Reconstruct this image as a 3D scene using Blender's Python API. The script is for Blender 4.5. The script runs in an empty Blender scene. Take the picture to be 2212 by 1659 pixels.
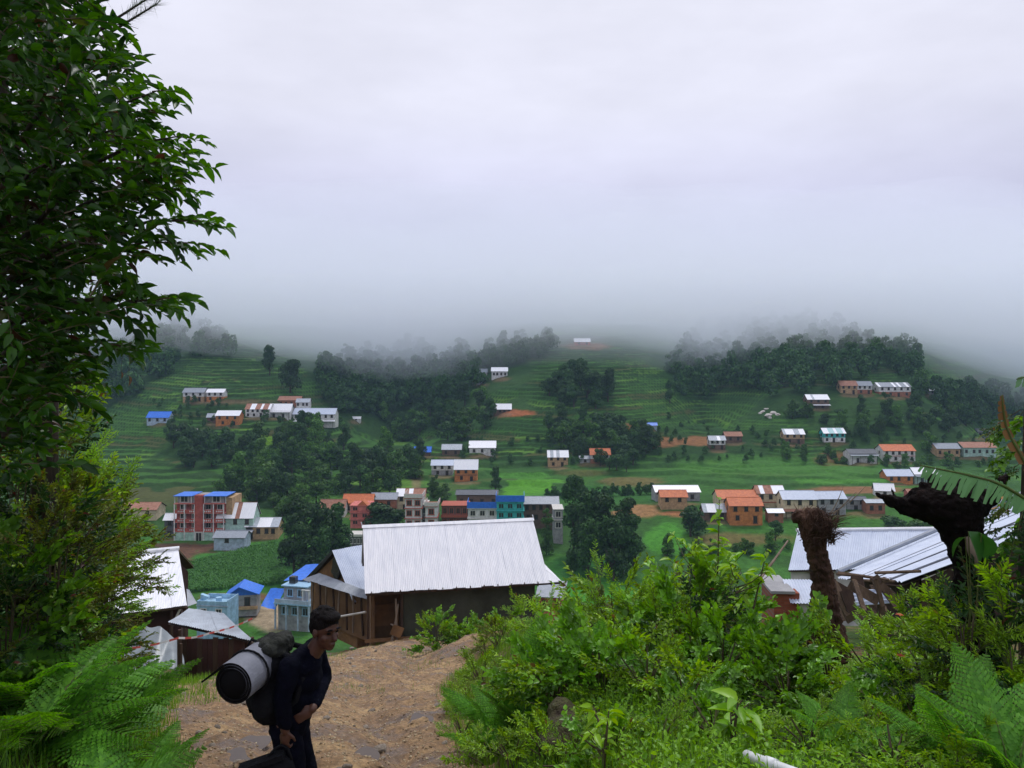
import bpy, bmesh, math, random
import numpy as np
from mathutils import Vector, Matrix, Euler, Quaternion
random.seed(7); RNG = np.random.default_rng(7)
R = math.radians
scene = bpy.context.scene

# ------------------------------------------------------------------ camera
F, CX, HZ = 1728.0, 1106.0, 778.0            # focal length, centre and horizon in 2212x1659 units
cam_d = bpy.data.cameras.new('camera'); cam = bpy.data.objects.new('camera', cam_d)
scene.collection.objects.link(cam); scene.camera = cam
cam.location = (0, 0, 0); cam.rotation_euler = (R(90), 0, 0)
cam_d.sensor_width = 36; cam_d.lens = 36 * F / 2212; cam_d.shift_y = -51.5 / 2212
cam_d.clip_start = 0.1; cam_d.clip_end = 20000

# ------------------------------------------------------------------ world and sun
SUN_EL, SUN_AZ = R(62), R(20)                # high, ahead and a little right of the view
w = bpy.data.worlds.new('World'); scene.world = w; w.use_nodes = True
nt = w.node_tree; nt.nodes.clear()
def N(t, kind, **kw):
    n = t.nodes.new(kind)
    for k, v in kw.items():
        if k == 'inp':
            for a, b in v.items(): n.inputs[a].default_value = b
        else: setattr(n, k, v)
    return n
out = N(nt, 'ShaderNodeOutputWorld'); mixs = N(nt, 'ShaderNodeMixShader', inp={0: .9})
bg1 = N(nt, 'ShaderNodeBackground', inp={1: .10}); bg2 = N(nt, 'ShaderNodeBackground', inp={1: .92})
sky = N(nt, 'ShaderNodeTexSky'); sky.sky_type = 'NISHITA'; sky.sun_disc = False
sky.sun_elevation = SUN_EL; sky.sun_rotation = SUN_AZ
tc = N(nt, 'ShaderNodeTexCoord'); sep = N(nt, 'ShaderNodeSeparateXYZ')
ramp = N(nt, 'ShaderNodeValToRGB'); el = ramp.color_ramp.elements
el[0].position = .0; el[0].color = (.50, .525, .75, 1); el[1].position = 1.; el[1].color = (.87, .87, 1.0, 1)
for p, c in ((.06, (.54, .56, .78)), (.16, (.66, .665, .88)), (.30, (.84, .84, .97)), (.5, (.89, .89, .99))):
    e = el.new(p); e.color = (*c, 1)
mp = N(nt, 'ShaderNodeMapping'); mp.inputs['Scale'].default_value = (1.4, 1.4, 4.0)
no = N(nt, 'ShaderNodeTexNoise', inp={'Scale': 1.7, 'Detail': 5., 'Roughness': .55})
r2 = N(nt, 'ShaderNodeMapRange', inp={1: .3, 2: .72, 3: .85, 4: 1.09})
mul = N(nt, 'ShaderNodeMixRGB', blend_type='MULTIPLY', inp={0: 1.})
L = nt.links.new
L(tc.outputs['Generated'], sep.inputs[0]); L(sep.outputs['Z'], ramp.inputs[0])
L(tc.outputs['Generated'], mp.inputs[0]); L(mp.outputs[0], no.inputs[0]); L(no.outputs[0], r2.inputs[0])
L(ramp.outputs[0], mul.inputs[1]); L(r2.outputs[0], mul.inputs[2]); L(mul.outputs[0], bg2.inputs[0])
L(sky.outputs[0], bg1.inputs[0]); L(bg1.outputs[0], mixs.inputs[1]); L(bg2.outputs[0], mixs.inputs[2])
L(mixs.outputs[0], out.inputs[0])

sd = bpy.data.lights.new('sun', 'SUN'); sd.energy = 1.5; sd.angle = R(14); sd.color = (1, .985, .96)
sun = bpy.data.objects.new('sun', sd); scene.collection.objects.link(sun)
d = Vector((math.sin(SUN_AZ) * math.cos(SUN_EL), math.cos(SUN_AZ) * math.cos(SUN_EL), math.sin(SUN_EL)))
sun.rotation_euler = d.to_track_quat('Z', 'Y').to_euler()

scene.view_settings.view_transform = 'Standard'; scene.view_settings.look = 'None'
scene.view_settings.exposure = 0.15; scene.view_settings.gamma = 1.0; scene.view_settings.use_curve_mapping = False
scene.render.engine = 'CYCLES'
cy = scene.cycles
cy.use_denoising = True; cy.denoiser = 'OPENIMAGEDENOISE'
cy.max_bounces = 9; cy.diffuse_bounces = 3; cy.glossy_bounces = 2; cy.transmission_bounces = 2
cy.volume_bounces = 7; cy.transparent_max_bounces = 8; cy.use_adaptive_sampling = True; cy.adaptive_threshold = .02
cy.caustics_reflective = False; cy.caustics_refractive = False

# ------------------------------------------------------------------ helpers
COL = scene.collection
def tag(o, label=None, cat=None, group=None, kind=None):
    if label: o['label'] = label
    if cat: o['category'] = cat
    if group: o['group'] = group
    if kind: o['kind'] = kind
    return o
def empty(name, loc, rz=0., label=None, cat=None, group=None):
    o = bpy.data.objects.new(name, None); COL.objects.link(o)
    o.location = loc; o.rotation_euler = (0, 0, rz); o.empty_display_size = .2
    return tag(o, label, cat, group)
def mk(name, data, parent=None, loc=None, rot=None, scale=None):
    o = bpy.data.objects.new(name, data); COL.objects.link(o)
    if parent is not None: o.parent = parent
    if loc is not None: o.location = loc
    if rot is not None: o.rotation_euler = rot
    if scale is not None: o.scale = scale
    return o
def mesh(name, v, f, mat=None, smooth=False, mats=None, idx=None):
    me = bpy.data.meshes.new(name)
    if isinstance(v, np.ndarray) and isinstance(f, np.ndarray):
        n, k = len(f), f.shape[1]
        me.vertices.add(len(v)); me.vertices.foreach_set('co', np.ascontiguousarray(v, np.float32).ravel())
        me.loops.add(n * k); me.loops.foreach_set('vertex_index', np.ascontiguousarray(f, np.int32).ravel())
        me.polygons.add(n); me.polygons.foreach_set('loop_start', np.arange(0, n * k, k, dtype=np.int32))
        me.polygons.foreach_set('loop_total', np.full(n, k, np.int32))
        me.update(calc_edges=True)
    else:
        me.from_pydata([tuple(p) for p in v], [], f)
    for m in (mats or ([mat] if mat else [])): me.materials.append(m)
    if idx is not None: me.polygons.foreach_set('material_index', np.array(idx, np.int32))
    if smooth: me.polygons.foreach_set('use_smooth', np.ones(len(me.polygons), bool))
    return me
class MB:
    """collects boxes, tubes, quads into one mesh"""
    def __init__(s): s.v = []; s.f = []
    def quad(s, *p):
        b = len(s.v); s.v += [tuple(q) for q in p]; s.f.append(tuple(range(b, b + len(p)))); return s
    def box(s, a, b, M=None):
        i = len(s.v); x0, y0, z0 = a; x1, y1, z1 = b
        p = [(x0,y0,z0),(x1,y0,z0),(x1,y1,z0),(x0,y1,z0),(x0,y0,z1),(x1,y0,z1),(x1,y1,z1),(x0,y1,z1)]
        if M is not None: p = [tuple(M @ Vector(q)) for q in p]
        s.v += p
        s.f += [tuple(i + k for k in q) for q in ((3,2,1,0),(4,5,6,7),(0,1,5,4),(1,2,6,5),(2,3,7,6),(3,0,4,7))]; return s
    def prism(s, poly, t0, t1, axis=1):
        """poly in the two other axes, extruded on axis"""
        i = len(s.v); n = len(poly)
        def pt(q, t): return (q[0], t, q[1]) if axis == 1 else ((t, q[0], q[1]) if axis == 0 else (q[0], q[1], t))
        s.v += [pt(q, t0) for q in poly] + [pt(q, t1) for q in poly]
        s.f += [tuple(range(i, i + n)), tuple(range(i + 2*n - 1, i + n - 1, -1))]
        for k in range(n): s.f.append((i + k, i + n + k, i + n + (k+1) % n, i + (k+1) % n))
        return s
    def tube(s, pts, rad, n=6, cap=True):
        pts = [Vector(p) for p in pts]
        if not hasattr(rad, '__len__'): rad = [rad] * len(pts)
        i0 = len(s.v); prev = None
        for k, p in enumerate(pts):
            t = (pts[min(k+1, len(pts)-1)] - pts[max(k-1, 0)])
            t = t.normalized() if t.length > 1e-9 else Vector((0,0,1))
            if prev is None: a = t.orthogonal().normalized()
            else:
                a = prev - t * prev.dot(t)
                a = a.normalized() if a.length > 1e-6 else t.orthogonal().normalized()
            prev = a; b = t.cross(a)
            for j in range(n):
                th = 2 * math.pi * j / n
                s.v.append(tuple(p + (a * math.cos(th) + b * math.sin(th)) * rad[k]))
        for k in range(len(pts) - 1):
            for j in range(n):
                s.f.append((i0 + k*n + j, i0 + k*n + (j+1) % n, i0 + (k+1)*n + (j+1) % n, i0 + (k+1)*n + j))
        if cap:
            s.f.append(tuple(i0 + j for j in range(n))[::-1]); e = i0 + (len(pts)-1)*n; s.f.append(tuple(e + j for j in range(n)))
        return s
    def build(s, name, mat, parent=None, smooth=False, loc=None, rot=None, scale=None):
        return mk(name, mesh(name, s.v, s.f, mat, smooth), parent, loc, rot, scale)

# value noise
def _h(ix, iy, s):
    v = np.sin(ix * 127.1 + iy * 311.7 + s * 74.7) * 43758.5453
    return v - np.floor(v)
def vn(x, y, s=0):
    ix, iy = np.floor(x), np.floor(y); fx, fy = x - ix, y - iy
    fx = fx*fx*(3-2*fx); fy = fy*fy*(3-2*fy)
    a = _h(ix, iy, s)*(1-fx) + _h(ix+1, iy, s)*fx; b = _h(ix, iy+1, s)*(1-fx) + _h(ix+1, iy+1, s)*fx
    return a*(1-fy) + b*fy
def fbm(x, y, s=0, o=4):
    r = 0.; a = .5
    for k in range(o): r = r + a*vn(x, y, s+k); x = x*2.03; y = y*2.03; a *= .5
    return r / (1 - .5**o)
def sst(a, b, x):
    t = np.clip((x - a) / (b - a), 0, 1); return t*t*(3-2*t)

# ------------------------------------------------------------------ materials
def pmat(name, c1, c2=None, rough=.8, scale=3., detail=4., bump=0., bscale=None, metal=0., spec=.3, stretch=None, c3=None, obj_rand=0.):
    m = bpy.data.materials.new(name); m.use_nodes = True; t = m.node_tree; b = t.nodes['Principled BSDF']
    b.inputs['Roughness'].default_value = rough; b.inputs['Metallic'].default_value = metal
    b.inputs['Specular IOR Level'].default_value = spec
    L = t.links.new
    co = N(t, 'ShaderNodeTexCoord'); src = co.outputs['Object']
    if stretch:
        mm = N(t, 'ShaderNodeMapping'); mm.inputs['Scale'].default_value = stretch; L(src, mm.inputs[0]); src = mm.outputs[0]
    c2 = c2 or tuple(x*.75 for x in c1)
    n = N(t, 'ShaderNodeTexNoise', inp={'Scale': scale, 'Detail': detail, 'Roughness': .6}); L(src, n.inputs[0])
    r = N(t, 'ShaderNodeValToRGB'); e = r.color_ramp.elements
    e[0].position = .32; e[0].color = (*c2, 1); e[1].position = .62; e[1].color = (*c1, 1)
    if c3: q = e.new(.72); q.color = (*c3, 1)
    L(n.outputs[0], r.inputs[0]); colo = r.outputs[0]
    if obj_rand:
        oi = N(t, 'ShaderNodeObjectInfo'); hs = N(t, 'ShaderNodeHueSaturation')
        mr = N(t, 'ShaderNodeMapRange', inp={3: 1-obj_rand, 4: 1+obj_rand}); L(oi.outputs['Random'], mr.inputs[0])
        L(mr.outputs[0], hs.inputs['Value']); L(colo, hs.inputs['Color']); colo = hs.outputs[0]
    L(colo, b.inputs['Base Color'])
    if bump:
        n2 = N(t, 'ShaderNodeTexNoise', inp={'Scale': bscale or scale*4, 'Detail': 6.}); L(src, n2.inputs[0])
        bm = N(t, 'ShaderNodeBump', inp={'Strength': bump, 'Distance': .05}); L(n2.outputs[0], bm.inputs['Height']); L(bm.outputs[0], b.inputs['Normal'])
    return m
def leafmat(name, dark, light, rough=.45, trans=.35, obj_rand=.25, extra=None, tcol=None):
    """leaf with per-leaf colour, gloss and light coming through"""
    m = bpy.data.materials.new(name); m.use_nodes = True; t = m.node_tree; t.nodes.clear(); L = t.links.new
    o = N(t, 'ShaderNodeOutputMaterial'); p = N(t, 'ShaderNodeBsdfPrincipled'); tr = N(t, 'ShaderNodeBsdfTranslucent'); mx = N(t, 'ShaderNodeMixShader', inp={0: trans})
    g = N(t, 'ShaderNodeNewGeometry'); r = N(t, 'ShaderNodeValToRGB'); e = r.color_ramp.elements
    e[0].position = 0.; e[0].color = (*dark, 1); e[1].position = .93; e[1].color = (*light, 1)
    if extra: q = e.new(.985); q.color = (*extra, 1)
    L(g.outputs['Random Per Island'], r.inputs[0])
    oi = N(t, 'ShaderNodeObjectInfo'); hs = N(t, 'ShaderNodeHueSaturation'); mr = N(t, 'ShaderNodeMapRange', inp={3: 1-obj_rand, 4: 1+obj_rand})
    L(oi.outputs['Random'], mr.inputs[0]); L(mr.outputs[0], hs.inputs['Value']); L(r.outputs[0], hs.inputs['Color'])
    L(hs.outputs[0], p.inputs['Base Color']); p.inputs['Roughness'].default_value = rough; p.inputs['Specular IOR Level'].default_value = .35
    h2 = N(t, 'ShaderNodeHueSaturation', inp={'Hue': .485, 'Saturation': 1.1, 'Value': 1.35}); L(hs.outputs[0], h2.inputs['Color']); L(h2.outputs[0], tr.inputs[0])
    L(p.outputs[0], mx.inputs[1]); L(tr.outputs[0], mx.inputs[2]); L(mx.outputs[0], o.inputs[0])
    return m
M = {}
M['white_sheet'] = pmat('white_sheet', (.90,.905,.94), (.77,.785,.84), .42, 2.2, 5, stretch=(2.5,.4,.4), spec=.4, c3=(.88,.89,.93))
M['grey_sheet'] = pmat('grey_sheet', (.30,.33,.38), (.21,.24,.28), .5, 2., 5, spec=.4)
M['blue_grey_sheet'] = pmat('blue_grey_sheet', (.52,.58,.70), (.42,.48,.61), .42, 1.5, 5, spec=.45)
M['old_sheet'] = pmat('old_sheet', (.47,.52,.58), (.33,.36,.40), .5, 1.3, 6, c3=(.36,.17,.08))
M['rust_sheet'] = pmat('rust_sheet', (.38,.19,.13), (.25,.11,.07), .7, 1.2, 5)
M['orange_sheet'] = pmat('orange_sheet', (.58,.17,.06), (.42,.11,.045), .6, 1.2, 4)
M['blue_sheet'] = pmat('blue_sheet', (.04,.19,.74), (.03,.14,.58), .4, 1.5, 4)
M['dark_sheet'] = pmat('dark_sheet', (.10,.11,.13), (.06,.065,.08), .6, 1.5, 4)
M['teal_sheet'] = pmat('teal_sheet', (.35,.62,.62), (.5,.62,.64), .5, 1.5, 4)
def wallm(n, c, k=.55): M[n] = pmat(n, c, tuple(x*k for x in c), .9, .9, 8, bump=.2, bscale=9)
for n, c in dict(white=(.74,.73,.72), cream=(.66,.56,.38), mint=(.42,.60,.52), orange=(.58,.22,.07), brick=(.36,.15,.09), red=(.45,.10,.075), pink=(.66,.20,.17),
                 turq=(.06,.48,.47), grey=(.36,.36,.37), bluegrey=(.45,.55,.68), lightblue=(.36,.58,.76), tan=(.50,.33,.18), brown=(.17,.11,.08), darkgrey=(.12,.12,.13), mud=(.19,.11,.055), greenwall=(.060,.066,.048), wood=(.26,.14,.065)).items(): wallm(n, c)
M['dark_glass'] = pmat('dark_glass', (.035,.032,.032), (.02,.018,.018), .25, 2, spec=.5)
M['dark_wood'] = pmat('dark_wood', (.07,.042,.028), (.035,.02,.014), .8, 4, bump=.3, stretch=(1,1,.2))
M['grey_wood'] = pmat('grey_wood', (.28,.22,.17), (.14,.10,.07), .85, 4, bump=.4, stretch=(1,1,.2))
M['blue_trim'] = pmat('blue_trim', (.32,.52,.70), None, .6)
M['trim'] = pmat('trim', (.62,.60,.56), None, .8)
M['trim_red'] = pmat('trim_red', (.42,.11,.07), None, .8)
M['stone'] = pmat('stone', (.33,.28,.23), (.18,.15,.12), .9, 6, bump=.6, obj_rand=.35)
M['pale_stone'] = pmat('pale_stone', (.62,.58,.54), (.42,.38,.35), .9, 3, bump=.5)
M['bark'] = pmat('bark', (.075,.055,.042), (.035,.026,.02), .9, 5, bump=.7, stretch=(1,1,.25))
M['twig'] = pmat('twig', (.11,.085,.05), (.06,.045,.028), .8, 6)
M['green_stem'] = pmat('green_stem', (.09,.14,.03), (.10,.08,.035), .6, 6)
# ------------------------------------------------------------------ terrain
PK = [(-60,3),(-20,-.2),(-8,-1.0),(0,-1.7),(5.5,-3.42),(20,-7.9),(33,-11.9),(46,-15.9),(53,-18.6),(70,-26.5),(110,-43.5),(150,-55.3),(162,-56.4),(178,-56.8),(215,-56.3),(245,-55.3),(268,-51.6),(290,-50.6),
      (330,-49.6),(352,-48.2),(366,-46.6),(385,-39.6),(400,-32.2),(425,-21.6),(438,-17.4),(456,-12.2),(482,-6.0),(520,2.4),(570,12.5),(650,27),(720,33),(900,34),(1400,30),(2000,28),(6000,20)]
_py = np.arange(-60, 6000, .5); _pz = np.interp(_py, *zip(*PK))
_k = np.hanning(17); _k /= _k.sum(); _far = np.convolve(np.pad(_pz, 8, mode='edge'), _k, 'valid')
_pz = np.where(_py > 60, _far, _pz)
_k2 = np.hanning(9); _k2 /= _k2.sum(); _near = np.convolve(np.pad(_pz, 4, mode='edge'), _k2, 'valid'); _pz = np.where(_py <= 60, _near, _pz)
def prof(y): return np.interp(y, _py, _pz)
GU = [-2000,-600,200,300,420,560,700,860,980,1100,1255,1400,1520,1620,1700,1820,1960,2060,2212,3000,4500]
GD = [60,80,60,25,0,8,50,120,75,10,-12,15,80,30,-8,-8,0,55,140,180,200]
_gu = np.arange(-2000, 4501, 10.); _gd = np.interp(_gu, GU, GD); _gk = np.hanning(21); _gk /= _gk.sum(); _gd = np.convolve(np.pad(_gd, 10, mode='edge'), _gk, 'valid')
def path_r(y): return np.interp(y, [-10,0,6,8.9,12,17,26,50], [0,-.1,-.25,-.36,-.75,-1.35,-1.0,-.6])
def path_l(y): return np.interp(y, [-10,0,6,8.5,11,15.7,26,50], [-3.,-2.9,-3.1,-3.6,-4.9,-6.8,-8.6,-10])
def smooth_z(x, y):
    x = np.asarray(x, float); y = np.asarray(y, float)
    u = CX + F * x / np.maximum(y, 40)
    dlt = np.interp(u, _gu, _gd) * sst(365, 480, y)
    z = prof(y - dlt)
    f = sst(255, 330, y); z = z + f * (fbm(x/38, y/38, 3) - .5) * 5.5
    z = z + 3.6 * sst(1250, 1440, u) * sst(222, 246, y) * (1 - sst(268, 300, y)) + 1.2 * sst(640, 720, u) * (1 - sst(1150, 1250, u)) * sst(225, 246, y) * (1 - sst(258, 285, y))
    # near: banks right and left of the track, hollow on the left, mound before the house
    nf = 1 - sst(30, 58, y)
    rb = sst(0, 1.3, x - path_r(y)) * np.clip((y + 2) * .085, 0, .95) * nf
    lb = sst(0, 1.0, path_l(y) - x) * np.clip((y + 1) * .075, 0, .55) * (1 - sst(9, 16, y))
    ld = -0.9 * sst(-5.5, -10., x) * sst(14, 30, y) * (1 - sst(60, 90, y)) if np.ndim(x) else -0.9 * float(sst(0, 1, (-5.5 - x) / 4.5)) * float(sst(14, 30, y)) * (1 - float(sst(60, 90, y)))
    mound = .80 * np.exp(-(((x + 1.1) / 1.3)**2 + ((y - 27) / 2.4)**2))
    bumps = (fbm(x*.9, y*.9, 11) - .5) * .22 * (1 - sst(60, 120, y))
    return z + rb + lb + ld + mound + bumps
def sst2(a, b, x): return sst(a, b, x)
TH = 1.55
def terrain_z(x, y, info=False):
    z = smooth_z(x, y); x = np.asarray(x, float); y = np.asarray(y, float)
    wgt = sst(262, 300, y) * (1 - sst(640, 720, y)) * sst(.42, .54, fbm(x/48, y/48, 21) + .06)
    wp = (fbm(x/30, y/30, 31) - .5) * 3.2
    sc = np.where(fbm(x/60, y/60, 37) > .5, .72, .50)
    t = (z + wp) * sc
    k = np.floor(t); fr = t - k
    st = (k + sst(.70, .98, fr)) / sc - wp
    zz = z * (1 - wgt) + st * wgt
    if info: return zz, wgt, k, fr
    return zz
def gz(x, y): return float(terrain_z(np.array([x]), np.array([y]))[0])
def P(u, v, y): return Vector(((u - CX) / F * y, y, -(v - HZ) / F * y))
_cache_y = np.concatenate([np.arange(4, 60, .05), np.arange(60, 900, .4)])
def hit(u, v, ymin=4.):
    """first point of the terrain that the line through photo position u, v meets"""
    yy = _cache_y[_cache_y >= ymin]; xx = (u - CX) / F * yy
    dz = terrain_z(xx, yy) - (-(v - HZ) / F * yy)
    i = np.argmax(dz >= 0)
    if dz[i] < 0: i = len(yy) - 1
    y = yy[i]; return Vector(((u - CX) / F * y, y, gz((u - CX) / F * y, y)))

ys = np.concatenate([np.arange(-11, 3, 1.), np.arange(3, 34, .4), np.arange(34, 62, .8), np.arange(62, 160, 4), np.arange(160, 258, 1.6), np.arange(258, 600, .8), np.arange(600, 760, 4), np.geomspace(760, 6000, 22)])
ss = np.concatenate([np.linspace(-2.2, -.74, 18, endpoint=False), np.linspace(-.74, .74, 430), np.linspace(.74, 2.2, 19)[1:]])
YY, SS = np.meshgrid(ys, ss, indexing='ij'); XX = SS * (YY + 12)
ZZ, WG, KK, FR = terrain_z(XX, YY, True)
inpath = sst(-.25, .05, XX - path_l(YY)) * (1 - sst(-.05, .25, XX - path_r(YY))) * sst(1, 3, YY) * (1 - sst(44, 47, YY))
ZZ = ZZ - .42 * inpath
nr, nc = YY.shape
V = np.stack([XX, YY, ZZ], -1).reshape(-1, 3)
i = np.arange(nr*nc).reshape(nr, nc)
Fq = np.stack([i[:-1,:-1], i[:-1,1:], i[1:,1:], i[1:,:-1]], -1).reshape(-1, 4)
# field colours
UU = CX + F * XX / np.maximum(YY, 1); VV = HZ - F * ZZ / np.maximum(YY, 1)
def lerp(a, b, t): return a*(1-t[..., None]) + np.array(b)*t[..., None]
n1 = fbm(XX/30, YY/22, 41); n2 = fbm(XX/9, YY/7, 51); cell = _h(KK, np.floor(XX/42 + .37*KK), 5)
colr = np.zeros(XX.shape + (3,)) + np.array((.022,.060,.015))
colr = lerp(colr, (.035,.085,.020), sst(.4,.65,n1))
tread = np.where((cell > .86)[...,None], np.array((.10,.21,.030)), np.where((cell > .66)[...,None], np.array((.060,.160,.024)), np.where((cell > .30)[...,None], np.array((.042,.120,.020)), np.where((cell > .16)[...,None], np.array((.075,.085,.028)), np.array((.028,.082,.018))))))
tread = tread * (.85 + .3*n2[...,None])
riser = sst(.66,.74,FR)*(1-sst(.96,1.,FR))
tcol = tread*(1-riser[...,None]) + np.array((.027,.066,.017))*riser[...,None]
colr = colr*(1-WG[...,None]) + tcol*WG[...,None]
vf = sst(150,165,YY)*(1-sst(255,275,YY))
colr = lerp(colr, (.045,.135,.022), vf*sst(.3,.5,n1)); colr = lerp(colr, (.035,.09,.02), vf*(1-sst(.3,.5,n1)))
lowf = sst(255,275,YY)*(1-sst(352,372,YY))
colr = lerp(colr, (.045,.130,.024), lowf*.55*(UU > 900))
def patch(u, v, ru, rv, c, soft=.25, a=1., rect=False):
    global colr
    wob = 1 + .9*(fbm(XX/7, YY/5, 61) - .5)
    if rect: dd = np.maximum(np.abs((UU-u)/ru), np.abs((VV-v)/rv))*wob
    else: dd = np.sqrt(((UU-u)/ru)**2 + ((VV-v)/rv)**2)*wob
    colr = lerp(colr, c, a*(1-sst(1-soft, 1+soft*.3, dd))*(YY > 100))
YARDS = [(417,869,29),(464,869,25),(340,917,30),(491,922,32),(457,916,17),(556,904,33),(601,905,32),(624,883,30),(654,883,21),(678,921,52),(769,912,16),(912,988,24),(975,989,27),(1042,986,35),(955,1030,30),(1006,1043,31),(1205,1011,28),(1297,1004,28),(1264,1004,18),(1084,896,26),(1079,819,24),(1044,820,15),(1038,831,15),(1258,749,24),(1408,929,17),(1550,974,24),(1585,959,25),(1768,884,30),(1834,854,25),(1868,854,23),(1933,860,41),(2013,855,16),(1716,961,29),(1803,958,30),(1865,1002,36),(1943,1000,41),(2049,991,32),(2117,989,42),(2126,948,21),(1944,1046,35),(2003,1045,34),(1911,1075,26),(1978,1079,23),(1464,1089,54),(1456,1091,35),(1595,1107,49),(1612,1132,42),(1547,1129,33),(1665,1109,36),(1728,1119,43),(1797,1115,38),(1851,1109,28),(1892,1115,27),(1676,1121,23),(508,1169,45),(495,1179,40),(565,1164,41),(366,1165,18),(299,1138,44),(718,1117,33),(772,1115,38),(829,1103,34),(887,1107,37),(1030,1103,51),(1168,1131,44)]
BR, LIME, MID = (.115,.062,.040), (.085,.26,.022), (.045,.15,.022)
SOIL, SAND, OLIVE = (.27,.125,.055), (.33,.26,.17), (.13,.115,.04)
patch(455,1196,150,26,BR,.12,rect=True); patch(520,1240,118,52,(.04,.16,.026),.1); patch(360,1165,70,10,MID)
patch(560,1182,60,14,(.05,.17,.025)); patch(510,1290,100,10,(.16,.085,.045),.3); patch(585,1335,55,34,SAND,.3); patch(505,1333,20,10,(.14,.16,.03))
patch(1147,1056,56,20,LIME,.06,rect=True); patch(1125,1028,62,7,(.06,.19,.025),.15,rect=True); patch(565,953,24,10,(.13,.27,.025),.1,rect=True)
patch(1720,1005,300,28,(.06,.17,.028),.4,.8); patch(1830,1040,120,6,(.07,.21,.03),.2,rect=True); patch(1260,1275,110,38,(.05,.20,.022),.2); patch(1240,1225,70,26,(.03,.12,.022),.3)
patch(1440,1165,65,34,(.06,.21,.025),.2); patch(1300,1070,150,22,(.035,.12,.022),.3); patch(1360,1040,75,11,OLIVE,.3); patch(1260,1022,60,8,OLIVE,.4,.6)
patch(1378,1106,56,17,(.26,.15,.065),.25); patch(1470,1110,60,7,SOIL,.3); patch(1590,1165,110,16,OLIVE,.3); patch(1420,955,64,15,SOIL,.35,.85); patch(1515,953,45,13,SOIL,.3,.85)
patch(1365,925,42,13,SOIL,.4,.7); patch(1105,893,58,9,(.34,.12,.05),.3); patch(1270,748,60,9,(.28,.14,.09),.4,.8); patch(1810,990,50,16,(.22,.10,.05),.4,.7); patch(1850,1058,130,9,(.23,.12,.06),.35)
patch(500,868,110,6,(.15,.11,.06),.4,.8); patch(600,935,45,8,(.09,.075,.035),.4,.7); patch(900,1035,12,40,(.24,.17,.10),.4,.7); patch(1900,1085,60,9,(.22,.11,.06),.4,.7); patch(2140,1085,40,25,(.30,.15,.05),.3)
colr = colr*(1 - .08*sst(255,300,YY))[...,None]
for u_, v_, r_ in YARDS: patch(u_, v_, r_, 5, (.17,.115,.065), .5, .75)
nb = 1 - sst(60,110,YY)
colr = lerp(colr, (.045,.080,.018), nb*.8); colr = lerp(colr, (.15,.10,.05), nb*sst(.5,.66,fbm(XX*.8,YY*.8,71))*.8)
edge = np.exp(-(np.minimum(np.abs(XX-path_l(YY)), np.abs(XX-path_r(YY)))/.9)**2)*(YY > 12)*(YY < 60)
colr = lerp(colr, (.26,.17,.09), edge*.7); yard = sst(18,26,YY)*(1-sst(50,55,YY))*sst(-11,-8,XX)*(1-sst(.5,2.5,XX))
colr = lerp(colr, (.25,.155,.085), yard*.8)
me = mesh('terrain', V, Fq, smooth=True)
ca = me.color_attributes.new('field', 'FLOAT_COLOR', 'POINT')
ca.data.foreach_set('color', np.concatenate([colr.reshape(-1,3), np.ones((len(V),1))], 1).astype(np.float32).ravel())
m = bpy.data.materials.new('hill_ground'); m.use_nodes = True; t = m.node_tree; b = t.nodes['Principled BSDF']; L = t.links.new
at = N(t, 'ShaderNodeAttribute'); at.attribute_name = 'field'
co = N(t, 'ShaderNodeTexCoord'); nn = N(t, 'ShaderNodeTexNoise', inp={'Scale': .55, 'Detail': 9., 'Roughness': .7}); L(co.outputs['Object'], nn.inputs[0])
mr = N(t, 'ShaderNodeMapRange', inp={1: .25, 2: .75, 3: .55, 4: 1.5}); L(nn.outputs[0], mr.inputs[0])
mm = N(t, 'ShaderNodeMixRGB', blend_type='MULTIPLY', inp={0: 1.}); L(at.outputs['Color'], mm.inputs[1]); L(mr.outputs[0], mm.inputs[2]); L(mm.outputs[0], b.inputs['Base Color'])
n3 = N(t, 'ShaderNodeTexNoise', inp={'Scale': 2.2, 'Detail': 7.}); L(co.outputs['Object'], n3.inputs[0])
bp = N(t, 'ShaderNodeBump', inp={'Strength': .7, 'Distance': .35}); L(n3.outputs[0], bp.inputs['Height']); L(bp.outputs[0], b.inputs['Normal'])
b.inputs['Roughness'].default_value = .95; b.inputs['Specular IOR Level'].default_value = .1
me.materials.append(m)
tag(mk('terrain', me), 'green terraced hillside and valley floor with fields', None, None, 'structure')

# dirt track: its own finer sheet
def track_z(x, y):
    z = smooth_z(x, y)
    a = (x - path_l(y)) / (path_r(y) - path_l(y))
    a = a + .05*np.sin(y*.45); ruts = -.14*np.exp(-((a-.30)/.06)**2) - .16*np.exp(-((a-.70)/.07)**2) + .05*np.exp(-((a-.5)/.08)**2)
    lum = (fbm(x*2.2, y*1.6, 81, 5) - .5)*.26 + (fbm(x*7, y*5, 85, 3) - .5)*.07
    return z + .005 + ruts + lum
ty = np.concatenate([np.arange(1.5, 4, .25), np.arange(4, 14, .05), np.arange(14, 26, .09), np.arange(26, 47.5, .2)]); ta = np.linspace(-.06, 1.06, 170)
TY, TA = np.meshgrid(ty, ta, indexing='ij'); wob = (fbm(TY*.6, TA*0+3, 91) - .5)*.5
TX = path_l(TY) + (path_r(TY) - path_l(TY))*TA + wob*np.where(TA < .5, 1-2*TA, 2*TA-1)*1.0
TZ = track_z(TX, TY); TZ = np.where((TA < -.02) | (TA > 1.02), TZ - .22, TZ)
i = np.arange(TX.size).reshape(TX.shape)
tf = np.stack([i[:-1,:-1], i[:-1,1:], i[1:,1:], i[1:,:-1]], -1).reshape(-1,4)
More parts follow.
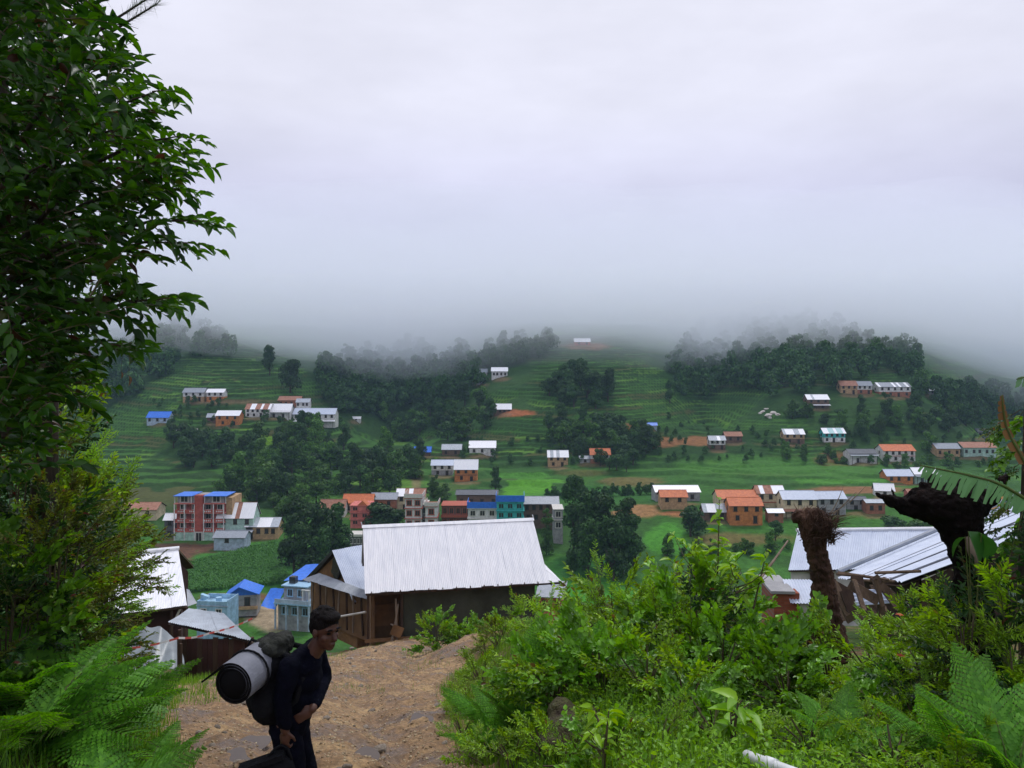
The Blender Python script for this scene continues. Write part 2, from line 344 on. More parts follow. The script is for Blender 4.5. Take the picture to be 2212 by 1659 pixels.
m = bpy.data.materials.new('wet_dirt'); m.use_nodes = True; t = m.node_tree; b = t.nodes['Principled BSDF']; L = t.links.new
co = N(t, 'ShaderNodeTexCoord')
na = N(t, 'ShaderNodeTexNoise', inp={'Scale': .9, 'Detail': 6., 'Roughness': .65}); nb2 = N(t, 'ShaderNodeTexNoise', inp={'Scale': 13., 'Detail': 6., 'Roughness': .7}); vo = N(t, 'ShaderNodeTexVoronoi', inp={'Scale': 24.})
for q in (na, nb2, vo): L(co.outputs['Object'], q.inputs['Vector'])
ra = N(t, 'ShaderNodeValToRGB'); e = ra.color_ramp.elements; e[0].position = .33; e[0].color = (.085,.048,.026,1); e[1].position = .66; e[1].color = (.35,.232,.108,1); q = e.new(.5); q.color = (.205,.122,.058,1)
L(na.outputs[0], ra.inputs[0])
rb = N(t, 'ShaderNodeMapRange', inp={1: .28, 2: .72, 3: .35, 4: 1.65}); L(nb2.outputs[0], rb.inputs[0])
m1 = N(t, 'ShaderNodeMixRGB', blend_type='MULTIPLY', inp={0: 1.}); L(ra.outputs[0], m1.inputs[1]); L(rb.outputs[0], m1.inputs[2])
peb = N(t, 'ShaderNodeMapRange', inp={1: .16, 2: .11, 3: 0., 4: .7}); L(vo.outputs['Distance'], peb.inputs[0])
m2 = N(t, 'ShaderNodeMixRGB', inp={2: (.50,.41,.27,1)}); L(peb.outputs[0], m2.inputs[0]); L(m1.outputs[0], m2.inputs[1]); L(m2.outputs[0], b.inputs['Base Color'])
wr = N(t, 'ShaderNodeMapRange', inp={1: .36, 2: .48, 3: .28, 4: .85}); L(na.outputs[0], wr.inputs[0]); L(wr.outputs[0], b.inputs['Roughness'])
bp = N(t, 'ShaderNodeBump', inp={'Strength': .9, 'Distance': .03}); L(nb2.outputs[0], bp.inputs['Height']); L(bp.outputs[0], b.inputs['Normal'])
M['wet_dirt'] = m
tag(mk('dirt_track', mesh('dirt_track', np.stack([TX,TY,TZ],-1).reshape(-1,3), tf, m, True)), 'wet rutted stony dirt track going downhill', None, None, 'structure')
def tz(x, y): return float(track_z(np.array([x]), np.array([y]))[0])
# ------------------------------------------------------------------ far houses
_um = {}
def ubox(matn, x0=-.5, x1=.5, y0=-.5, y1=.5, z0=-.5, z1=.5):
    k = (matn, x0, x1, y0, y1, z0, z1)
    if k not in _um:
        b = MB().box((x0,y0,z0), (x1,y1,z1)); _um[k] = mesh('unit_' + matn, b.v, b.f, M[matn])
    return _um[k]
def uframe(matn):
    k = ('frame', matn)
    if k not in _um:
        b = MB(); t = .13
        b.box((-.62,-.5,-.62), (-.5+t*.3,.5,.6)).box((.5-t*.3,-.5,-.62), (.62,.5,.6)).box((-.66,-.6,.53), (.66,.5,.64)).box((-.7,-.9,-.66), (.7,.5,-.5)).box((-.03,-.45,-.5), (.03,.4,.53))
        _um[k] = mesh('frame_' + matn, b.v, b.f, M[matn])
    return _um[k]
def window(par, x, z, wd, ht, y=0., frame='dark_wood', depth=.10, name='window', side=0):
    o = mk(name, ubox('dark_glass'), par, (x, y, z), (0, 0, R(side)), (wd, depth, ht))
    if frame: mk('frame', uframe(frame), o, (0, -.15, 0), None, (1, 1.0, 1))
    return o
def corr(name, p00, p10, p01, p11, mat, parent, ribs=9, amp=.012, rows=3, seg=4, thick=0., bow=0.):
    """corrugated sheet; ribs run from p0* to p1* along the second index (down the slope)"""
    p00, p10, p01, p11 = (np.array(p, float) for p in (p00, p10, p01, p11))
    nrm = np.cross(p10 - p00, p01 - p00); nrm /= np.linalg.norm(nrm)
    if nrm[2] < 0: nrm = -nrm
    nu = ribs*seg + 1; a = np.linspace(0, 1, nu); bb = np.linspace(0, 1, rows + 1)
    A, B = np.meshgrid(a, bb, indexing='ij')
    pts = (p00*((1-A)*(1-B))[...,None] + p10*(A*(1-B))[...,None] + p01*((1-A)*B)[...,None] + p11*(A*B)[...,None])
    dsp = amp*np.sin(A*ribs*2*np.pi) - bow*np.sin(B*np.pi)
    pts = pts + nrm*dsp[...,None]
    i = np.arange(pts.shape[0]*pts.shape[1]).reshape(pts.shape[:2])
    f = np.stack([i[:-1,:-1], i[1:,:-1], i[1:,1:], i[:-1,1:]], -1).reshape(-1,4)
    return mk(name, mesh(name, pts.reshape(-1,3), f, mat, True), parent)

def gable_roof(par, W, D, ze, rise, roof, over=.5, stripes=None, sheets=0, seed=0):
    """two slopes, ridge along x; parts: roof > roof_sheet"""
    rnd = random.Random(seed)
    y0, y1, yr = -over, D + over, D/2; x0, x1 = -over*.8, W + over*.8
    k = rise/(D/2); zl = ze - over*k
    zr = ze + rise
    r = MB(); th = .10
    r.prism([(y0, zl-.02), (yr, zr-.02), (y1, zl-.02), (y1, zl-th), (yr, zr-th-.02), (y0, zl-th)], x0, x1, axis=0)
    ro = r.build('roof', M['dark_wood'], par)
    n = sheets or max(3, int((x1-x0)/1.3))
    for j in range(n):
        a, b = x0 + (x1-x0)*j/n - .04, x0 + (x1-x0)*(j+1)/n + .04
        mt = roof if not stripes else (stripes[0] if rnd.random() < .5 else stripes[1])
        dz = .02 + .02*(j % 2)
        for s in (0, 1):
            e, zz = (y0-.05, zl-.02) if s == 0 else (y1+.05, zl-.02)
            sm = MB().box((a, 0, 0), (b, 1, 1)); sm.v = []; sm.f = []
            sm.quad((a,e,zz+dz), (b,e,zz+dz), (b,yr,zr+dz), (a,yr,zr+dz))
            sm.quad((a,yr,zr+dz+.02), (b,yr,zr+dz+.02), (b,e,zz+dz+.02), (a,e,zz+dz+.02)) if False else None
            sm.quad((a,e,zz+dz-.03), (a,e,zz+dz), (a,yr,zr+dz), (a,yr,zr+dz-.03))
            sm.build('roof_sheet', M[mt], ro)
    MB().tube([(x0-.05,yr,zr+.05), (x1+.05,yr,zr+.05)], .09, 5).build('ridge_cap', M[roof if not stripes else stripes[0]], ro)
    return ro
def wall_body(par, W, D, ze, rise, mat, below=1.5, name='wall'):
    k = [(0, -below), (D, -below), (D, ze), (D/2, ze + rise - .12), (0, ze)] if rise > 0 else [(0, -below), (D, -below), (D, ze), (0, ze)]
    MB().prism(k, 0, W, axis=0).build(name, M[mat], par)

def house(u0, u1, vr, ve, vb, wall, roof, label, nw=3, fl=2, stripes=None, lower=None, porch=None, yaw=0, dist=None, dr=.62, group='houses on the far hillside', frame='dark_wood', band=None, cat='house', name='house', door=True, wmat=None, side_w=True):
    um = (u0+u1)/2
    p = hit(um, vb, 150) if dist is None else P(um, vb, dist)
    y = p.y; z = p.z if dist is None else gz(p.x, y)
    zb = -(vb - HZ)/F*y                       # base height in view
    z = min(z, zb) if dist is None else zb
    W = (u1-u0)/F*y; D = max(W*dr, 3.2); D = min(D, 9)
    ze = -(ve - HZ)/F*y - z; rise = max((ve - vr)/F*y, .25)
    rise = rise*.92
    o = empty(name, (p.x, y, z), R(yaw) , label, cat, group)
    g = bpy.data.objects.new('tmp', None); bpy.data.objects.remove(g)
    off = -W/2
    parts = []
    # build in a frame with x from 0..W, front wall at y=0
    class Par: pass
    root = o
    before = set(o.name for o in root.children)
    seed = int(u0*7 + vb)
    rnd = random.Random(seed)
    if lower:
        hl = ze*.48
        MB().box((0,0,-3.5), (W,D,hl)).build('lower_wall', M[lower], root)
        k = [(.02, hl), (D-.02, hl), (D-.02, ze), (D/2, ze+rise-.12), (.02, ze)]
        MB().prism(k, .02, W-.02, axis=0).build('wall', M[wall], root)
    else:
        wall_body(root, W, D, ze, rise, wall, 1.5 if dist is None else 5.)
    gable_roof(root, W, D, ze, rise, roof, .45, stripes, seed=seed)
    fh = ze/max(fl, 1)
    for k in range(fl):
        zc = fh*(k + .55)
        if porch and k == 0: continue
        cnt = nw if (k > 0 or fl == 1) else max(1, nw-1)
        for j in range(cnt):
            xx = W*(j + .5 + (0 if k else rnd.uniform(-.12,.12)))/cnt
            wd = min(.95, W/cnt*.42); ht = min(1.25, fh*.52)
            if k == 0 and fl > 1 and door and j == cnt//2:
                window(root, xx, .95, 1.0, 1.9, -.03, frame, name='door')
            else: window(root, xx, zc, wd, ht, -.03, frame)
    if side_w and fl > 1: window(root, -.03, fh*1.5, .8, 1.1, 0, frame, side=-90).location = (-.03, D*.5, fh*1.5)
    if band:
        MB().box((-.12,-.22,fh-.12), (W+.12,-.005,fh+.12)).build('floor_band', M[band], root)
    if porch:
        pz = fh*.98
        pr = MB(); pr.box((-.3,-2.0,0), (W+.3,-.01,.07), Matrix.Translation((0,0,pz-.45)) @ Matrix.Rotation(R(13), 4, 'X')); pr.build('porch_roof', M[porch], root)
        for j in range(4):
            x = W*(j+.1)/3.2
            MB().box((x-.08,-1.8,-1.2), (x+.08,-1.64,pz-.88)).build('post', M['dark_wood'], root)
        for j in range(2):
            window(root, W*(.3+.4*j), .95, 1.0, 1.7, -.03, frame, name='door')
    for c in root.children:
        if c.name not in before:
            c.location.x += off
    return root
H = house
FH = 'houses on the far hillside'
# upper left
H(395,440,838,847,866,'white','grey_sheet','long white two-storey house with grey roof on the upper left terraces',3,2,lower='tan')
H(446,483,840,847,866,'white','white_sheet','white house with pale roof, right neighbour of the grey-roofed one on the upper left terraces',3,2,lower='orange')
H(317,364,889,901,914,'bluegrey','blue_sheet','low house with bright blue roof at the left end of the upper village',3,1)
H(466,516,887,897,919,'orange','white_sheet','orange walled house with pale roof left of the cluster of white houses',3,2)
H(447,467,893,900,913,'brown','old_sheet','small brown lean-to house against the orange house on the upper left',1,1)
H(530,583,872,883,901,'white','rust_sheet','white house with rusty pink striped roof in the upper left cluster',5,2,stripes=('rust_sheet','white_sheet'))
H(576,627,872,886,902,'white','white_sheet','white house with wide pale roof in the middle of the upper left cluster',4,1,porch='white_sheet')
H(601,648,856,864,880,'brick','rust_sheet','rust roofed house at the top of the upper left cluster',4,1,dist=438)
H(640,668,861,868,880,'white','old_sheet','small house with pale roof behind the upper left cluster',3,1,dist=432)
H(633,723,882,894,918,'white','blue_grey_sheet','longest white house with grey-blue roof and balcony in the upper left cluster',7,2,porch='white_sheet')
H(760,778,900,904,909,'white','white_sheet','tiny white shed alone right of the upper left cluster',1,1,name='shed',cat='shed')
# centre
H(895,930,965,975,985,'brown','blue_sheet','small hut with blue roof at the edge of the central wood',1,1,name='hut',cat='hut')
H(955,996,960,970,986,'brown','old_sheet','brown house with weathered grey roof between the blue hut and the white house',2,1)
H(1014,1070,953,966,983,'white','white_sheet','white hipped house with large pale roof on the middle slope',3,1)
H(932,978,994,1004,1027,'white','blue_grey_sheet','white two-storey house with three dark windows, left of the white and orange one',3,2,lower='grey')
H(982,1031,993,1012,1040,'orange','white_sheet','orange house with tall white roof beside the white two-storey house',3,2,band='brown')
H(1184,1227,973,986,1008,'tan','old_sheet','ochre house with grey roof and three dark windows in the centre of the slope',3,2,stripes=('old_sheet','white_sheet'))
H(1276,1318,969,981,1001,'white','orange_sheet','white house with orange roof on a red lower storey, centre right slope',3,2,lower='brick')
H(1253,1275,985,990,1001,'grey','grey_sheet','small grey annex left of the orange roofed hill house',1,1,name='shed',cat='shed')
H(1065,1104,872,883,893,'brown','white_sheet','open house with white roof on bare orange earth in the centre',4,1)
H(1062,1096,793,801,816,'white','white_sheet','white house with pale roof just below the cloud, centre hill',4,1)
H(1036,1052,796,803,817,'white','grey_sheet','smaller white house left of the one just below the cloud',2,1)
H(1030,1046,815,820,828,'white','white_sheet','low white shed below the two houses under the cloud',1,1,name='shed',cat='shed')
H(1241,1275,730,738,746,'pink','white_sheet','faint pale-roofed house on the hilltop in the cloud',2,1)
H(1398,1419,913,918,926,'bluegrey','blue_sheet','small bright blue shelter beside the bare red earth',1,1,name='hut',cat='hut')
# right slope
H(1533,1567,942,950,971,'white','old_sheet','white house with striped grey roof beside the bare earth',3,2,stripes=('white_sheet','old_sheet'),lower='brown')
H(1567,1603,933,941,956,'brown','rust_sheet','dull red-roofed house right behind the striped white house',2,1)
H(1745,1791,852,862,881,'brown','white_sheet','brown house with striped pale roof alone under the right hill forest',3,2,stripes=('white_sheet','old_sheet'),porch='white_sheet')
H(1816,1852,822,832,851,'tan','rust_sheet','tan house with rusty roof, left half of the highest long row on the right',3,2)
H(1852,1884,823,832,851,'white','grey_sheet','white house with grey roof, right half of the highest long row on the right',3,2,lower='brick')
H(1899,1968,826,835,857,'white','grey_sheet','long white house with grey roof right of the highest row',5,2,lower='brick',stripes=('grey_sheet','white_sheet'))
H(2004,2022,838,843,852,'grey','white_sheet','tiny pale shed below the round tree on the right ridge',1,1,name='shed',cat='shed')
H(1694,1738,927,937,958,'tan','old_sheet','beige house with striped roof left of the teal one',3,2,stripes=('white_sheet','old_sheet'),lower='brown')
H(1780,1826,925,935,955,'turq','white_sheet','teal house with pale roof on the right slope',4,2,lower='white',stripes=('white_sheet','teal_sheet'))
H(1836,1894,971,979,999,'white','dark_sheet','white house with dark roof and four windows left of the orange roof',4,1,porch='grey_sheet')
H(1909,1977,961,973,997,'white','orange_sheet','white house with bright orange roof on the right slope',5,2,band='trim_red')
H(2024,2074,958,968,988,'tan','grey_sheet','ochre house with grey roof right of the orange-roofed one',3,1)
H(2082,2152,956,966,986,'mint','rust_sheet','pale mint house with dark red roof at the far right',5,1)
H(2112,2140,926,932,945,'grey','dark_sheet','grey half-built house on the slope at far right',2,1)
H(1916,1972,1015,1027,1043,'orange','blue_grey_sheet','orange house with pale blue-grey roof just above the tattered banana leaf',3,1)
H(1976,2030,1011,1023,1042,'mint','white_sheet','mint house partly behind the tattered banana leaf',4,1,porch='grey_sheet')
H(1892,1930,1045,1058,1072,'white','white_sheet','small house with tilted pale roof behind the dead stump arm',1,1,yaw=-12)
H(1962,1994,1057,1063,1076,'pink','trim_red','small pink house right behind the dead stump',1,1) if False else H(1962,1994,1057,1063,1076,'pink','rust_sheet','small pink house right behind the dead stump',1,1)
# right town row
TG = 'houses of the valley village'
def T(*a, **k): return house(*a, group=TG, **k)
T(1417,1512,1052,1062,1086,'grey','white_sheet','long grey shed with white roof behind the low orange-roofed house',3,1,dist=272)
T(1428,1484,1060,1072,1088,'tan','orange_sheet','low house with orange roof in front of the long grey shed',2,1,dist=262)
T(1553,1638,1061,1076,1104,'cream','orange_sheet','cream house with long orange roof behind the all-orange house',3,1,dist=262)
T(1577,1647,1077,1091,1129,'orange','orange_sheet','orange walled house with orange roof at the front of the right village',3,2,dist=248)
T(1521,1574,1090,1104,1126,'brown','white_sheet','low brown house with striped pale roof left of the orange house',2,1,dist=252,stripes=('white_sheet','old_sheet'))
T(1636,1694,1050,1064,1106,'cream','rust_sheet','tall cream house with red and white striped roof',3,2,dist=264,stripes=('rust_sheet','white_sheet'),band='trim_red')
T(1692,1764,1062,1077,1116,'cream','blue_grey_sheet','cream house with blue-white roof, three windows and a porch roof',3,2,dist=255,porch='rust_sheet')
T(1766,1828,1063,1076,1112,'grey','blue_grey_sheet','grey house with blue-white roof right of the cream porch house',3,2,dist=257,yaw=3)
T(1830,1872,1074,1079,1106,'grey','dark_sheet','unfinished grey house right of the row in the right village',2,2,dist=262)
T(1872,1912,1080,1085,1112,'brick','old_sheet','low brick house at the right end of the village row',2,1,dist=258)
T(1660,1692,1100,1106,1118,'brick','white_sheet','small brick shed with pale roof below the cream houses',1,1,dist=250)
# left town row
T(470,546,1087,1116,1166,'mint','rust_sheet','mint green house with red and white striped roof beside the red school',3,2,dist=246,stripes=('rust_sheet','white_sheet'),porch='old_sheet',wmat=0)
T(462,528,1150,1160,1176,'bluegrey','grey_sheet','grey tin shed in front of the mint green house',1,1,dist=234)
T(531,600,1121,1136,1161,'tan','white_sheet','ochre single-storey house with striped white roof right of the mint house',4,1,dist=246,stripes=('white_sheet','old_sheet'))
T(355,378,1110,1121,1162,'darkgrey','white_sheet','narrow grey house with pale roof left of the red school',1,2,dist=248)
T(262,337,1088,1100,1135,'cream','rust_sheet','cream house with rusty roof half hidden by the left shrubs',2,2,dist=262)
T(692,744,1080,1097,1114,'white','rust_sheet','low house with brown rusty roof left of the orange roof',2,1,dist=262)
T(741,804,1069,1085,1112,'cream','orange_sheet','cream house with orange roof behind the pink house',3,1,dist=268)
T(802,856,1066,1077,1100,'brick','grey_sheet','brick house with pale grey roof left of the striped cream one',2,1,dist=272)
T(857,917,1057,1070,1104,'cream','rust_sheet','cream house with red striped roof above the white concrete block',3,2,dist=274,stripes=('rust_sheet','white_sheet'))
T(986,1074,1062,1068,1100,'brown','dark_sheet','long dark brown unfinished house behind the blue rooftops',4,1,dist=272)
T(1131,1206,1075,1087,1128,'brown','grey_sheet','long brown house with grey roof right of the turquoise block',5,2,dist=252)

def block(u0, u1, vt, vb, wall, label, fl, nw, dist, parapet=None, trim='trim', depth=8, cat='house', roofm=None, balc=None, name='concrete_house', ph=None, yaw=0):
    """flat roofed concrete house: wall, slabs, windows, parapet"""
    um = (u0+u1)/2; p = P(um, vb, dist); z = p.z; y = dist
    W = (u1-u0)/F*y; Hh = (vb-vt)/F*y; o = empty(name, (p.x, y, z), R(yaw), label, cat, TG); x0 = -W/2
    fh = Hh/fl
    MB().box((x0,0,-5), (x0+W,depth,Hh)).build('wall', M[wall], o)
    for k in range(1, fl+1):
        MB().box((x0-.25,-.45,fh*k-.13), (x0+W+.25,depth+.1,fh*k+.08)).build('floor_slab', M[trim], o)
    for k in range(fl):
        for j in range(nw):
            window(o, x0 + W*(j+.5)/nw, fh*(k+.52), min(1.5, W/nw*.55), fh*.46, -.03, trim)
        if balc and k > 0:
            b = MB().box((x0-.2,-1.0,fh*k-.12), (x0+W+.2,-.46,fh*k+.06)); b.box((x0-.2,-1.0,fh*k+.06), (x0+W+.2,-.92,fh*k+.85)); b.build('balcony', M[balc], o)
    if parapet:
        h = ph or 1.4
        b = MB(); b.box((x0-.3,-.5,Hh+.085), (x0+W+.3,-.38,Hh+h)).box((x0-.3,-.38,Hh+.085), (x0-.18,depth,Hh+h)).box((x0+W+.18,-.38,Hh+.085), (x0+W+.3,depth,Hh+h)); b.build('parapet', M[parapet], o)
    if roofm:
        b = MB().box((x0-.5,-.8,0), (x0+W+.5,depth,.12), Matrix.Translation((0,0,Hh+1.9)) @ Matrix.Rotation(R(3), 4, 'X')); b.build('roof', M[roofm], o)
        for xx in (x0+.1, x0+W-.25):
            MB().box((xx,-.3,Hh+.09), (xx+.15,-.15,Hh+1.87)).build('post', M['trim'], o)
    return o
block(1011,1073,1098,1142,'white','white concrete house with deep blue rooftop panels left of the turquoise block',2,3,246,'blue_sheet',ph=2.0)
block(1073,1131,1084,1142,'turq','turquoise three-storey block with deep blue rooftop panels',3,3,245,'blue_sheet',trim='turq',ph=2.0,balc=None)
block(875,911,1076,1142,'white','white and grey concrete tower left of the narrow white one',3,2,250,'trim',trim='trim_red')
block(919,944,1094,1142,'white','narrow white concrete house with red bands beside the tower',2,1,249,'trim',trim='trim_red')
block(910,921,1090,1142,'grey','bare grey concrete stairwell between the two white towers',2,1,253)
block(954,1011,1092,1140,'brown','dark house with red balconies left of the blue rooftops',2,4,254,trim='trim_red',balc='trim_red')
block(1196,1216,1100,1146,'grey','grey concrete frame house right of the long brown one',2,1,240)
o = block(757,798,1092,1136,'pink','pink three-storey house with small orange gable roof',3,2,252,trim='pink')
gr = MB().prism([(-1.6,0),(1.6,0),(0,1.5)], 0, 4, axis=1).build('roof', M['orange_sheet'], o, loc=(.8,-.3,(1136-1092)/F*252+.09))
MB().box((-1.2,.2,-1.8), (1.2,3.5,-.005)).build('attic', M['pink'], gr)
block(748,786,1158,1180,'darkgrey','small dark flat-roofed building behind the grey gable roof',1,5,236,'trim',ph=.6,depth=7)

# red school
y = 245.; p = P(431,1168,y); W = 108/F*y; Hh = 80/F*y; fh = Hh/4
sc = empty('school_building', p, 0, 'red four-storey school building with white columns and blue rooftop shelters', 'school', TG)
x0 = -W/2
MB().box((x0,1.6,-2), (x0+W,10,Hh)).build('wall', M['red'], sc)
MB().box((x0+W+.002,1.4,-2), (x0+W+1.8,10.2,Hh+1.6)).build('side_wall', M['tan'], sc)
for k in range(1, 5):
    MB().box((x0-.3,-.1,fh*k-.18), (x0+W+.1,1.59,fh*k+.06)).build('floor_slab', M['pink'], sc)
    if k < 4: MB().box((x0-.3,-.1,fh*k+.07), (x0+W+.1,.02,fh*k+1.0)).build('balustrade', M['red'], sc)
    for j in range(4):
        if k == 4: continue
        xb = x0 + W*(.12 + .235*j + (.06 if j > 1 else 0))
        for q in range(4): MB().box((xb+q*.55-.8,-.14,fh*k+.25), (xb+q*.55-.52,-.105,fh*k+.7)).build('baluster', M['white'], sc)
for k in range(4):
    for j in range(4):
        window(sc, x0 + W*(.13 + .235*j + (.04 if j > 1 else 0)), fh*(k+.55), 1.5, 1.3, 1.58, 'trim')
for xx in (0, .2, .40, .585, .78, .985):
    MB().box((x0+W*xx-.16,-.2,-1), (x0+W*xx+.16,-.101,Hh-.2)).build('column', M['white'], sc)
MB().box((x0+W*.41,-.35,fh+.3), (x0+W*.57,1.5,Hh+2.6)).build('stair_tower', M['red'], sc)
MB().box((x0-.2,-.09,0), (x0+W,.0,fh-.3)).build('ground_floor_front', M['mint'], sc)
window(sc, x0+W*.49, 1.2, 1.8, 2.4, -.2, 'trim', name='door')
for a, b in ((-.02,.36), (.58,1.05)):
    s = MB().box((x0+W*a,-.4,Hh+2.3), (x0+W*b,8,Hh+2.42)); s.build('rooftop_shelter', M['blue_sheet'], sc)
    for xx in (a+.02, b-.03):
        MB().box((x0+W*xx,-.1,Hh+.07), (x0+W*xx+.18,.08,Hh+2.29)).build('post', M['white'], sc)
    window(sc, x0+W*(a+b)/2, Hh+1.2, 2.2, 1.6, 1.0, 'trim')
MB().box((x0+.5,1.05,Hh+.01), (x0+W-.5,7.5,Hh+2.2)).build('rooftop_rooms', M['grey'], sc)

# ---- small settlement at the valley bottom, left
def VP(u, v, y): return P(u, v, y)
y = 176.; p = P(522,1312,y); h = empty('blue_roofed_hut', p, R(8), 'small hut with bent bright blue roof by the crop field', 'hut', TG)
W = 6.4
MB().box((-3.2,0,-2), (3.2,5,2.6)).build('wall', M['grey'], h)
MB().box((-3.4,-.5,-.4), (3.4,-.02,.25)).build('plinth', M['tan'], h)
MB().prism([(-3.9,2.2),(-.4,4.6),(3.9,2.9),(3.9,3.02),(-.4,4.74),(-3.9,2.34)], -1.0, 5.6, axis=1).build('roof', M['blue_sheet'], h)
MB().prism([(-3.2,2.62),(3.2,2.62),(3.0,3.0),(-.4,4.4)], .1, 4.9, axis=1).build('gable', M['blue_sheet'], h)
window(h, 1.2, 1.2, 1.0, 1.6, -.03)
y = 160.; p = P(458,1326,y); h = empty('light_blue_house', p, R(-6), 'light blue flat-roofed house with open roof terrace', 'house', TG)
b = MB().box((-3.2,0,-7), (3.2,5,1.7)); b.build('wall', M['lightblue'], h)
b = MB().box((-3.2,-.01,1.705), (3.2,.2,2.5)).box((-3.2,.2,1.705), (-3.0,5,2.5)).box((3.0,.2,1.705), (3.2,5,2.7)).box((-3.,4.8,1.705), (3.,5,2.6)); b.build('parapet', M['lightblue'], h)
MB().box((-3.3,-.12,1.45), (3.3,-.005,1.68)).build('floor_band', M['bluegrey'], h)
for xx in (-1.8,1.4): window(h, xx, .3, 1.1, 1.2, -.03, 'trim')
MB().tube([(.2,2.5,1.71), (.2,2.5,2.6)], .6, 10).build('water_tank', M['blue_trim'], h)
MB().box((-3.3,-.02,3.0), (-2.2,1.2,3.0+.01)).build('stair_head', M['lightblue'], h) if False else MB().prism([(-3.19,2.51),(-1.6,2.51),(-1.6,2.9),(-3.19,3.4)], 1.5, 2.4, axis=1).build('stair_head', M['lightblue'], h)
y = 166.; p = P(632,1340,y); h = empty('grey_concrete_house', p, R(-14), 'unfinished grey and pale blue concrete house with blue tarpaulins', 'house', TG)
MB().box((-3.9,1,-5), (3.8,9,3.2)).build('wall', M['grey'], h)
MB().box((-4.2,-.4,3.21), (4.2,9.3,3.5)).build('floor_slab', M['blue_trim'], h)
MB().box((-3.3,2.2,3.505), (1.8,8.6,6.4)).build('upper_wall', M['grey'], h)
MB().box((-3.6,1.6,6.405), (2.6,9,6.62)).build('roof_slab', M['blue_trim'], h)
for xx in (-3.9,-1.4,1.3,3.8):
    MB().box((xx-.14,-.3,-2), (xx+.14,-.02,3.2)).build('column', M['bluegrey'], h)
for xx in (2.1,3.6): MB().box((xx-.12,.2,3.505), (xx+.12,.45,6.2)).build('column', M['white'], h)
MB().box((1.9,.15,6.2), (3.8,.5,6.4)).build('beam', M['white'], h)
b = MB().box((-4.0,-.35,3.505), (4.0,-.25,4.3)).box((3.9,-.25,3.505), (4.0,8,4.3)); b.build('balcony', M['bluegrey'], h)
MB().box((-2.6,3.2,6.625), (-1.2,4.4,8.0)).build('water_tank', M['dark_glass'], h)
for xx, zz in ((-2.3,1.6),(0,1.6),(2.4,1.6)): window(h, xx, zz, 1.2, 1.4, .97, 'blue_trim')
for xx in (-1.8,.6): window(h, xx, 5.0, 1.1, 1.3, 2.17, 'blue_trim')
for nm, q in (('tarpaulin', [(-5.0,5.0,6.5),(2.5,5.0,7.4),(3.0,12,9.0),(-3.5,12,8.4)]), ('tarpaulin', [(-7.0,-.6,2.6),(-3.6,-.9,2.2),(-4.0,4.2,5.2),(-7.2,3.6,5.2)])):
    nz = 8; vs = []; fs = []
    for a in range(nz+1):
        for c in range(nz+1):
            s, t_ = a/nz, c/nz
            pt = (1-s)*(1-t_)*np.array(q[0]) + s*(1-t_)*np.array(q[1]) + s*t_*np.array(q[2]) + (1-s)*t_*np.array(q[3])
            pt[2] += -.35*math.sin(s*math.pi)*math.sin(t_*math.pi) + .06*math.sin(9*s+5*t_)
            vs.append(pt)
    for a in range(nz):
        for c in range(nz): k = a*(nz+1)+c; fs.append((k,k+nz+1,k+nz+2,k+1))
    mk(nm, mesh(nm, vs, fs, M['blue_sheet'], True), h)
# haystack and small finds
p = hit(1738,1121,200); hs = empty('haystack', p, 0, 'cone shaped brown haystack below the right village row', 'haystack')
pts = [(0,0,-.3),(0,0,.6),(0,0,1.6),(0,0,2.6),(0,0,3.4),(0,0,3.7)]
MB().tube(pts, [1.5,1.75,1.5,1.0,.4,.1], 14).build('straw_mound', pmat('straw', (.30,.20,.10), (.16,.10,.05), .95, 5, bump=.8), hs, True)
MB().tube([(0,0,3.3),(.05,0,4.3)], .06, 5).build('pole', M['grey_wood'], hs)
p = hit(405,936,150); o = empty('tunnel_shelter', p, R(4), 'white plastic tunnel greenhouse on the upper left slope', 'greenhouse')
pts = [(math.cos(a)*1.6, math.sin(a)*2.1) for a in np.linspace(0, math.pi, 9)]
MB().prism([(q[0], q[1]) for q in pts], -5, 5, axis=0).build('cover', M['white'], o)
MB().box((5.02,-.5,0), (5.08,.5,1.6)).build('door', M['grey'], o)
# ------------------------------------------------------------------ scatter helpers and far trees
def scatter(tv, tf, pos, X, Y, Z, sc):
    """copies of template tv,tf with axes X,Y,Z (n,3 each) at pos, scaled -> arrays"""
    n = len(pos); sc = np.asarray(sc, float).reshape(-1, 1, 1)*np.ones((n,1,1))
    v = (tv[None,:,0,None]*X[:,None,:] + tv[None,:,1,None]*Y[:,None,:] + tv[None,:,2,None]*Z[:,None,:])*sc + pos[:,None,:]
    f = tf[None] + (np.arange(n)*len(tv))[:,None,None]
    return v.reshape(-1,3), f.reshape(-1, tf.shape[1])
def unit(a): return a/np.maximum(np.linalg.norm(a, axis=-1, keepdims=True), 1e-9)
def frames(d, up, rng, roll=.0):
    """X along d, Z near up"""
    X = unit(d); Z = up - (up*X).sum(-1, keepdims=True)*X
    bad = np.linalg.norm(Z, axis=-1) < 1e-4; Z[bad] = (1,0,0)
    Z = unit(Z); Y = np.cross(Z, X)
    if roll:
        a = rng.normal(0, roll, len(d))[:,None]; Y, Z = Y*np.cos(a)+Z*np.sin(a), Z*np.cos(a)-Y*np.sin(a)
    return X, Y, Z
RH_V = np.array([(-.5,0,0),(0,-.34,.06),(.5,0,-.03),(0,.34,.06)]); RH_F = np.array([(0,1,2,3)])
